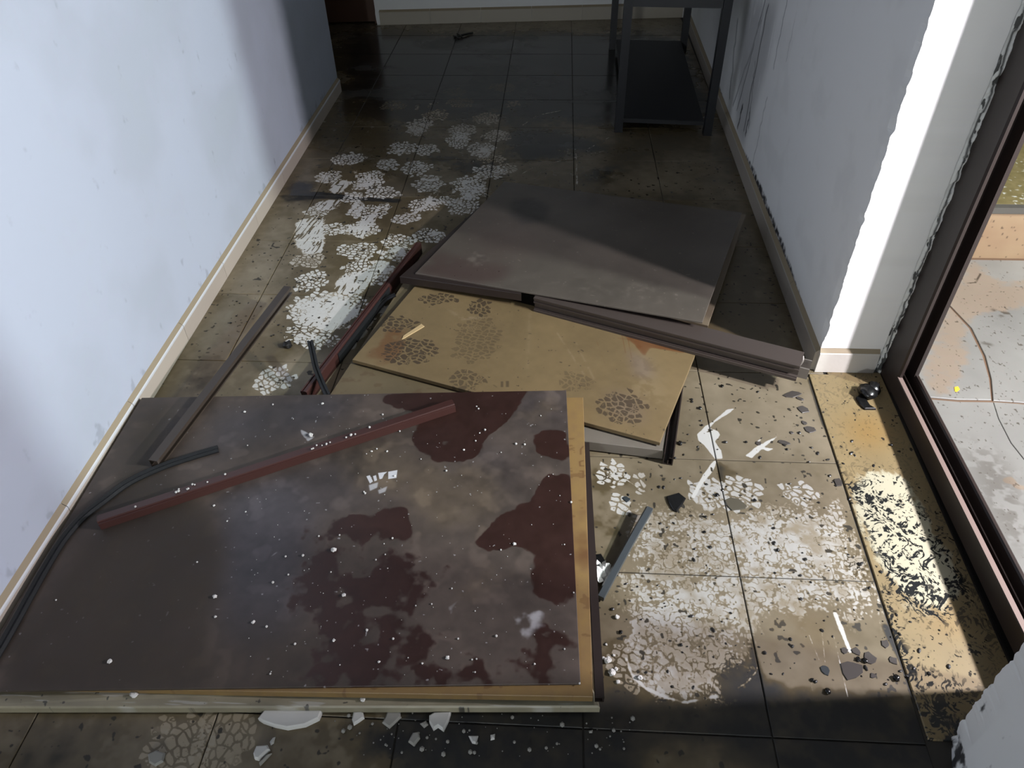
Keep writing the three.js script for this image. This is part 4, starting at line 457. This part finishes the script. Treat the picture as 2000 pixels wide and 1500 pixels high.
// ------------------------------------------------------------------ debris
{
  const F1top = (x, y) => { let p = P(x, y, .064); for (let i = 0; i < 4; i++) p = P(x, y, F1y(p.x, p.z) + .0004); return p; };
  // a broken piece with an uneven outline; spot = centre on its support, r = half size in metres
  const piece = (spot, r, thick, seed, stretch = 1, turn = 0, n = 7, tilt = 0) => { const R = rng(seed * 7919 + 3), pts = []; for (let i = 0; i < n; i++) { const a = (i + R() * .55) / n * Math.PI * 2, q = r * (.72 + R() * .5), u = Math.cos(a) * q * stretch, v = Math.sin(a) * q; const x = u * Math.cos(turn) - v * Math.sin(turn), z = u * Math.sin(turn) + v * Math.cos(turn); pts.push(V(spot.x + x, spot.y + thick + x * tilt, spot.z + z)); } return slab(pts, thick, Math.min(thick * .35, r * .2)); };
  const lump = (spot, r, seed, flat = .7, smooth = false) => { const R = rng(seed * 101 + 7), g = mergeVertices(new THREE.IcosahedronGeometry(r, 1).deleteAttribute('uv').deleteAttribute('normal')), a = g.attributes.position; for (let i = 0; i < a.count; i++) { const k = .7 + R() * .55; a.setXYZ(i, a.getX(i) * k, Math.max(-r * .45, a.getY(i) * k * flat), a.getZ(i) * k); } if (smooth) g.computeVertexNormals(); const o = g.toNonIndexed(); if (!smooth) o.computeVertexNormals(); o.setAttribute('uv', new THREE.Float32BufferAttribute(new Float32Array(o.attributes.position.count * 2), 2)); o.translate(spot.x, spot.y + r * .45, spot.z); return o; };
  const outline = (px, h, thick, bevel = .0015) => slab(px.map(([x, y]) => { const v = P(x, y, h + thick); return v; }), thick, bevel);
  const add = (name, geo, mat, label, cat, spot, group) => solo(name, geo, mat, label, cat, V(spot.x, spot.y, spot.z), group);

  // soot flakes and black scraps on the tiles by the doorway
  const FL = [
    [1545, 771, .012, 2.2, -.25, 'flake', 'long narrow grey paint flake in front of the brown beam end'], [1563, 779, .006, 1.6, .5, 'flake', 'little grey flake just behind the long narrow one'],
    [1568, 800, .013, 1.1, .2, 'flake', 'rounded grey paint flake against the threshold crack near the beam'], [1582, 839, .011, 1.2, .1, 'flake', 'oval grey flake beside the threshold joint, larger of the two there'],
    [1530, 864, .008, 1.9, .3, 'flake', 'ragged thin grey flake between the white scratches and the threshold'], [1481, 866, .006, 1.3, 0, 'flake', 'small brown-grey flake touching the white scratch marks'],
    [1571, 826, .006, 1.4, 1, 'flake', 'small torn flake between the two rounded grey flakes'], [1546, 845, .005, 1.2, .4, 'flake', 'tiny dark flake left of the oval grey flake'],
    [1437, 986, .017, 1.5, .35, 'flakeOlive', 'olive-grey bent flake lying across the tile joint on the white boot print'], [1224, 975, .008, 1.2, .9, 'flakeTeal', 'dark blue-grey triangular flake right of the front stack'],
    [1637, 942, .012, 1, .3, 'flake', 'round grey flake half over the threshold joint'], [1664, 1309, .021, 1, .2, 'flake', 'biggest grey paint flake, on the scratched tile by the threshold'],
    [1700, 1286, .012, 1, .6, 'flake', 'grey flake just right of the two black beads'], [1611, 1309, .010, .8, .1, 'flakeTeal', 'dark teal flake with a pointed foot on the scratched tile'],
    [1730, 1258, .009, .9, .3, 'flake', 'grey flake against the black threshold crack'], [1672, 1273, .008, 1.2, .8, 'flake', 'grey flake right of the long white scratch'], [1650, 1271, .007, .9, .2, 'flake', 'grey flake left of the long white scratch'], [1705, 1320, .006, .9, .9, 'flake', 'small grey flake below the biggest one'], [1744, 1290, .008, 1, .9, 'flake', 'pale grey flake close to the wet black crack'],
  ];
  FL.forEach(([x, y, r, s, t, m, label], i) => { const p = P(x, y, .0006); add('paint_flake', piece(p, r, .0016, i + 11, s, t, 8), M[m], label, 'paint flake', p); });
  const BL = [
    [1676, 1289, .006, 'left one of two glossy black beads by the biggest grey flake'], [1689, 1291, .006, 'right one of two glossy black beads by the biggest grey flake'], [1616, 1351, .007, 'black crumb at the shadow edge on the scratched tile'], [1586, 1329, .0045, 'lone black crumb left of the dark teal flake'], [1750, 1326, .008, 'black wet lump on the threshold joint near the shadow'],
    [1328, 867, .008, 'black droplet-shaped lump right of the grey leaf corner'], [1367, 798, .006, 'black lump on the tile left of the white zigzag smear'], [1410, 755, .006, 'black lump near the shadow of the beam'], [1371, 831, .004, 'black crumb touching the white zigzag smear'], [1400, 968, .006, 'black crumb inside the chevron boot print'], [1378, 1010, .004, 'black crumb on the worn white tile joint'], [1376, 1040, .004, 'black crumb in the middle of the worn white tile'], [1519, 1075, .005, 'black spiky crumb on the worn white tile'], [1474, 978, .005, 'black crumb right of the chevron boot print'], [1537, 878, .004, 'black crumb beside the ragged flake'], [1457, 864, .004, 'black crumb left of the small brown-grey flake'], [1318, 895, .004, 'black crumb below the hollow channel end'], [1740, 870, .005, 'black crumb on the stained yellow part of the threshold'], [1330, 1260, .004, 'black crumb on the swirl-scraped tile'], [1212, 1236, .005, 'black crumb between the white chips by the front stack'],
  ];
  BL.forEach(([x, y, r, label], i) => { const p = P(x, y, .0004); add('soot_crumb', lump(p, r * .85, i + 3, .65, true), M.black, label, 'crumb', p); });
  { const p = P(1324, 977, .0006); add('black_shard', outline([[1302, 968], [1326, 961], [1340, 972], [1333, 984], [1322, 998], [1314, 994], [1306, 980]], 0, .006, .002), M.black, 'square black shard of burnt plastic on the white boot prints', 'shard', p); }
  { const p = P(1170, 1095, .0006); add('black_shard', outline([[1160, 1082], [1174, 1080], [1187, 1102], [1176, 1106], [1160, 1104]], 0, .006, .002), M.black, 'black pointed shard tucked beside the front stack above the crumpled white scrap', 'shard', p); }
  { // crumpled white scrap between the strip and the stack
    const c = P(1173, 1122, 0), R = rng(41), n = 7, pos = [], uv = [], at = (i, j) => { const r = rng(i * 31 + j * 7 + 5)(); return V(c.x - .022 + i / n * .044 + (r - .5) * .004, .002 + r * .014, c.z - .026 + j / n * .052); };
    for (let i = 0; i < n; i++) for (let j = 0; j < n; j++) { const q = Math.hypot(i / n - .45, j / n - .45); if (q > .52) continue; for (const [a, b] of [[0, 0], [0, 1], [1, 1], [0, 0], [1, 1], [1, 0]]) { const v = at(i + a, j + b); pos.push(v.x, v.y, v.z); uv.push(v.x * 20, v.z * 20); } }
    add('white_scrap', fromTris(pos, uv), std({ color: [.66, .66, .64], roughness: .7, side: THREE.DoubleSide }), 'crumpled white scrap squeezed between the grey plastic strip and the front stack', 'scrap', c); }
  { // glossy black scrap in the corner of the doorway
    const c = P(1692, 772, 0); const t = thing('black_scrap', 'glossy black lump of melted plastic in the doorway corner at the foot of the frame', 'scrap', c);
    part('lump', lump(c, .026, 5, .75, true), M.black, t); part('fold', lump(V(c.x + .022, 0, c.z - .018), .02, 9, .9, true), M.black, t); part('flap', outline([[1672, 775], [1684, 765], [1700, 790], [1712, 797], [1690, 797], [1680, 788]], 0, .008, .002), M.black, t); }
  { const c = P(563, 677, 0); add('soot_lump', lump(c, .014, 21, .9), M.soot, 'square sooty lump beside the left brown tube', 'lump', c); }
  // splinters, leaf, twig
  { const c = P(808, 648, TY); add('wood_splinter', outline([[823, 632], [829, 637], [790, 660], [785, 662], [788, 655]], TY, .002, .0006), M.splinter, 'pale yellow wood splinter on the tan board above the big boot print', 'splinter', c); }
  { const c = P(1868, 760, OUT); add('yellow_leaf', outline([[1864, 756], [1871, 754], [1875, 760], [1869, 765], [1865, 764]], OUT, .0015, .0004), M.leaf, 'tiny yellow leaf on the wet paving outside', 'leaf', c); }
  { const t = thing('black_twig', 'black charred twig with a fork lying on the far floor before the back wall', 'twig', P(905, 70, 0)); const st = (a, b, r) => { const g = new THREE.TubeGeometry(new THREE.CatmullRomCurve3([a, a.clone().lerp(b, .5).add(V(0, .004, .003)), b]), 8, r, 6); return g; };
    part('stem', st(P(888, 74, .006), P(923, 64, .006), .006), M.soot, t); part('fork', st(P(893, 66, .008), P(902, 73, .008), .005), M.soot, t); part('fork', st(P(886, 70, .008), P(896, 76, .008), .005), M.soot, t); }

  // white chips by the front stack and lumps of fallen plaster in front of it
  const CH = [[1205, 1206, .006, 'white chip on the dirt highest beside the front stack'], [1187, 1291, .008, 'largest white chip beside the front stack'], [1195, 1315, .008, 'broad white chip in the cluster beside the stack corner'], [1203, 1307, .005, 'small white chip leaning on the broad one'], [1207, 1332, .005, 'white chip nearest to the shadow below the cluster'], [1250, 1324, .006, 'pale chip on the curved white scrape'], [1178, 1286, .004, 'tiny chip touching the side of the front stack'], [1199, 1280, .003, 'tiny white chip above the largest one'], [1184, 1259, .003, 'lone tiny chip in the dark dirt strip']];
  CH.forEach(([x, y, r, label], i) => { const p = P(x, y, .0004); add('white_chip', lump(p, r * .8, i + 61, .8), M.plaster, label, 'chip', p); });
  const PL = [
    [[[503, 1402], [517, 1384], [629, 1385], [622, 1402], [595, 1415], [560, 1421], [535, 1416], [512, 1408]], .012, 'plaster', 'largest flat piece of fallen plaster right in front of the stack', P(565, 1402, 0)],
    [[[690, 1389], [708, 1387], [711, 1400], [700, 1408], [690, 1414], [687, 1404]], .008, 'plaster', 'small pale plaster piece right of the largest one', P(700, 1399, 0)],
    [[[756, 1388], [782, 1388], [782, 1400], [770, 1412], [760, 1421], [746, 1410], [752, 1400]], .006, 'plasterGrey', 'dull grey plaster piece between two paler ones', P(766, 1403, 0)],
    [[[838, 1396], [848, 1390], [881, 1388], [876, 1405], [866, 1425], [855, 1417], [846, 1423], [838, 1408]], .010, 'plaster', 'white cracked plaster piece farther right before the stack', P(858, 1405, 0)],
    [[[797, 1447], [806, 1430], [818, 1428], [820, 1440], [808, 1455]], .007, 'plasterGrey', 'wedge-shaped grey plaster piece below the cracked white one', P(809, 1441, 0)],
    [[[915, 1436], [934, 1436], [930, 1451], [922, 1450]], .006, 'plaster', 'small triangular white plaster piece in the dark', P(925, 1443, 0)],
    [[[958, 1434], [967, 1432], [966, 1442], [958, 1444]], .005, 'plaster', 'little square plaster bit farthest right in the dark', P(963, 1438, 0)],
    [[[494, 1470], [500, 1456], [522, 1454], [526, 1462], [512, 1474], [504, 1482], [496, 1480]], .010, 'plaster', 'lumpy plaster piece at the lower edge below the largest one', P(509, 1466, 0)],
    [[[505, 1488], [520, 1472], [530, 1470], [516, 1485], [507, 1494]], .006, 'plasterGrey', 'narrow grey plaster sliver lying under the lumpy piece', P(516, 1482, 0)],
    [[[526, 1448], [532, 1440], [537, 1438], [534, 1450], [528, 1454]], .005, 'plaster', 'small upright plaster sliver above the lumpy piece', P(531, 1446, 0)],
    [[[288, 1472], [304, 1464], [322, 1470], [318, 1486], [302, 1495], [290, 1488]], .005, 'plasterGrey', 'five-sided grey plaster flake on the dim tile at lower left', P(305, 1480, 0)],
    [[[820, 1412], [832, 1406], [836, 1414], [828, 1420]], .005, 'plasterGrey', 'brownish plaster bit left of the cracked white piece', P(828, 1412, 0)],
    [[[1150, 1426], [1158, 1424], [1157, 1430], [1151, 1430]], .004, 'plasterGrey', 'dim plaster bit alone in the dark below the stack corner', P(1154, 1427, 0)],
  ];
  PL.forEach(([px, th, m, label, c]) => add('plaster_piece', outline(px, 0, th, .0025), M[m], label, 'plaster', c));

  // white bits on the front panel
  const WB = [
    [495, 1216, .006, 'round white crumb alone in the middle of the wet purple sheen'], [215, 1293, .007, 'oblong white chip on the dark lower left of the panel'], [420, 1166, .007, 'half-round white chip at the edge of the dark stain'], [421, 1205, .004, 'faint curled chip below the half-round one'], [652, 1075, .009, 'tall white lump on the brown blot in the middle of the panel'], [672, 1163, .006, 'white lump below the brown blot'], [652, 1251, .005, 'white double crumb low in the middle of the panel'], [717, 1231, .004, 'round crumb right of the double crumb'], [740, 1293, .004, 'small crumb near the front edge of the sheet'], [874, 1285, .006, 'bright white lump low on the right of the panel'], [825, 1296, .003, 'tiny white crumb left of the bright lump'], [1005, 1063, .006, 'pair-like white crumb on the wine-red stain at right'], [726, 882, .004, 'left one of two white crumbs under the red-brown bar'], [756, 882, .004, 'right one of two white crumbs under the red-brown bar'], [906, 879, .004, 'white crumb on the round dark stain'], [931, 794, .003, 'tiny crumb beside the end of the red-brown bar'], [937, 846, .003, 'tiny pale crumb at the rim of the round dark stain'], [673, 869, .004, 'crumb against the front side of the red-brown bar'], [607, 851, .009, 'frayed white lump behind the red-brown bar'], [630, 789, .005, 'flat white crumb near the back edge of the panel'], [478, 805, .005, 'white crumb at the back left by the brown tube'], [418, 988, .004, 'white crumb in front of the red-brown bar on the sheen'], [444, 1018, .003, 'tiny crumb on the sheen below the bar'], [771, 930, .004, 'white bead at the end of the small boot scuff'], [711, 961, .003, 'crumb below the small boot scuff'], [110, 1172, .003, 'tiny white chip on the dark left of the panel'], [1044, 1297, .003, 'tiny white crumb near the front right corner of the sheet'], [1132, 1335, .003, 'crumb at the very corner of the laminate sheet'], [480, 1000, .003, 'tiny crumb right of the bar on the wet sheen'], [385, 1098, .003, 'tiny pale crumb left of the wet sheen'],
  ];
  WB.forEach(([x, y, r, label], i) => { const p = F1top(x, y); add('white_crumb', lump(p, r * .62, i + 201, .75), M.plaster, label, 'crumb', p); });
  const e4 = [[263, 1357, .008, .031, 'white chip on the pale board, left'], [709, 1363, .005, .031, 'white chip on the pale board beside the tan rim'], [727, 1347, .006, .052, 'grey-white chip on the tan chipboard rim']];
  add('white_chip', lump(P(263, 1357, .0235), .007, 91, .6), M.plaster, 'oval white chip on the pale board at the lower left', 'chip', P(263, 1357, .0235));
  add('white_chip', lump(P(709, 1366, .026), .005, 92, .6), M.plaster, 'white chip on the pale board at the middle of its length', 'chip', P(709, 1366, .026));
  // uncountable: fine soot specks, fine plaster crumbs
  const R = rng(123), specks = [], fine = [];
  const inPoly = (x, y, pl) => { let c = false; for (let i = 0, j = pl.length - 1; i < pl.length; j = i++) { const [a, b] = pl[i], [d, e] = pl[j]; if ((b > y) !== (e > y) && x < (d - a) * (y - b) / (e - b) + a) c = !c; } return c; };
  const zone = [[1370, 730], [1570, 745], [1700, 800], [1780, 1000], [1880, 1300], [1780, 1340], [1500, 1330], [1300, 1350], [1200, 1330], [1185, 920], [1300, 910], [1340, 780]];
  for (let i = 0; i < 900; i++) { const x = lerp(1180, 1890, R()), y = lerp(725, 1350, R()); if (!inPoly(x, y, zone)) continue; const near = Math.abs(x - lerp(1590, 1780, (y - 735) / 615)); if (R() > .35 + .65 * Math.exp(-near / 60)) continue; const p = P(x, y, .0008), r = .0007 + Math.pow(R(), 3) * .0036; const g = new THREE.IcosahedronGeometry(r, 0); g.scale(1 + R() * 1.2, .6, 1); g.rotateY(R() * 6); g.translate(p.x, p.y + r * .2, p.z); specks.push(g); }
  for (let i = 0; i < 90; i++) { const x = lerp(440, 640, R()), y = lerp(420, 680, R()); if (x < 1126 - .60 * (y + 571) + 15) continue; const p = P(x, y, .0006), r = .001 + R() * R() * .004; const g = new THREE.IcosahedronGeometry(r, 0); g.scale(1.3, .5, 1); g.translate(p.x, p.y + r * .2, p.z); specks.push(g); }
  const a = solo('soot_specks', mergeGeometries(specks), M.soot, 'fine black soot specks scattered over the tiles and the threshold', 'specks'); a.userData.kind = 'stuff';
  for (let i = 0; i < 170; i++) { const x = lerp(480, 1125, R()), y = lerp(780, 1325, R()); const p = F1top(x, y), r = .0007 + Math.pow(R(), 4) * .0025; const g = new THREE.IcosahedronGeometry(r, 0); g.translate(p.x, p.y + r * .5, p.z); fine.push(g); }
  const b = solo('plaster_dust', mergeGeometries(fine), M.plaster, 'tiny white plaster grains strewn over the wine-brown panel', 'crumbs'); b.userData.kind = 'stuff';
  const dark = []; for (let i = 0; i < 90; i++) { const x = lerp(640, 1240, R()), y = lerp(1392, 1480, R()); const p = P(x, y, .0008), r = .001 + Math.pow(R(), 3) * .004; const g = new THREE.IcosahedronGeometry(r, 0); g.translate(p.x, p.y + r * .4, p.z); dark.push(g); }
  const c = solo('plaster_grit', mergeGeometries(dark), M.plasterGrey, 'fine grey plaster grit on the dark floor in front of the stack', 'grit'); c.userData.kind = 'stuff';
}

scene.traverse((o) => { if (o.isMesh) { o.castShadow = o.receiveShadow = true; } });
renderer.render(scene, camera);
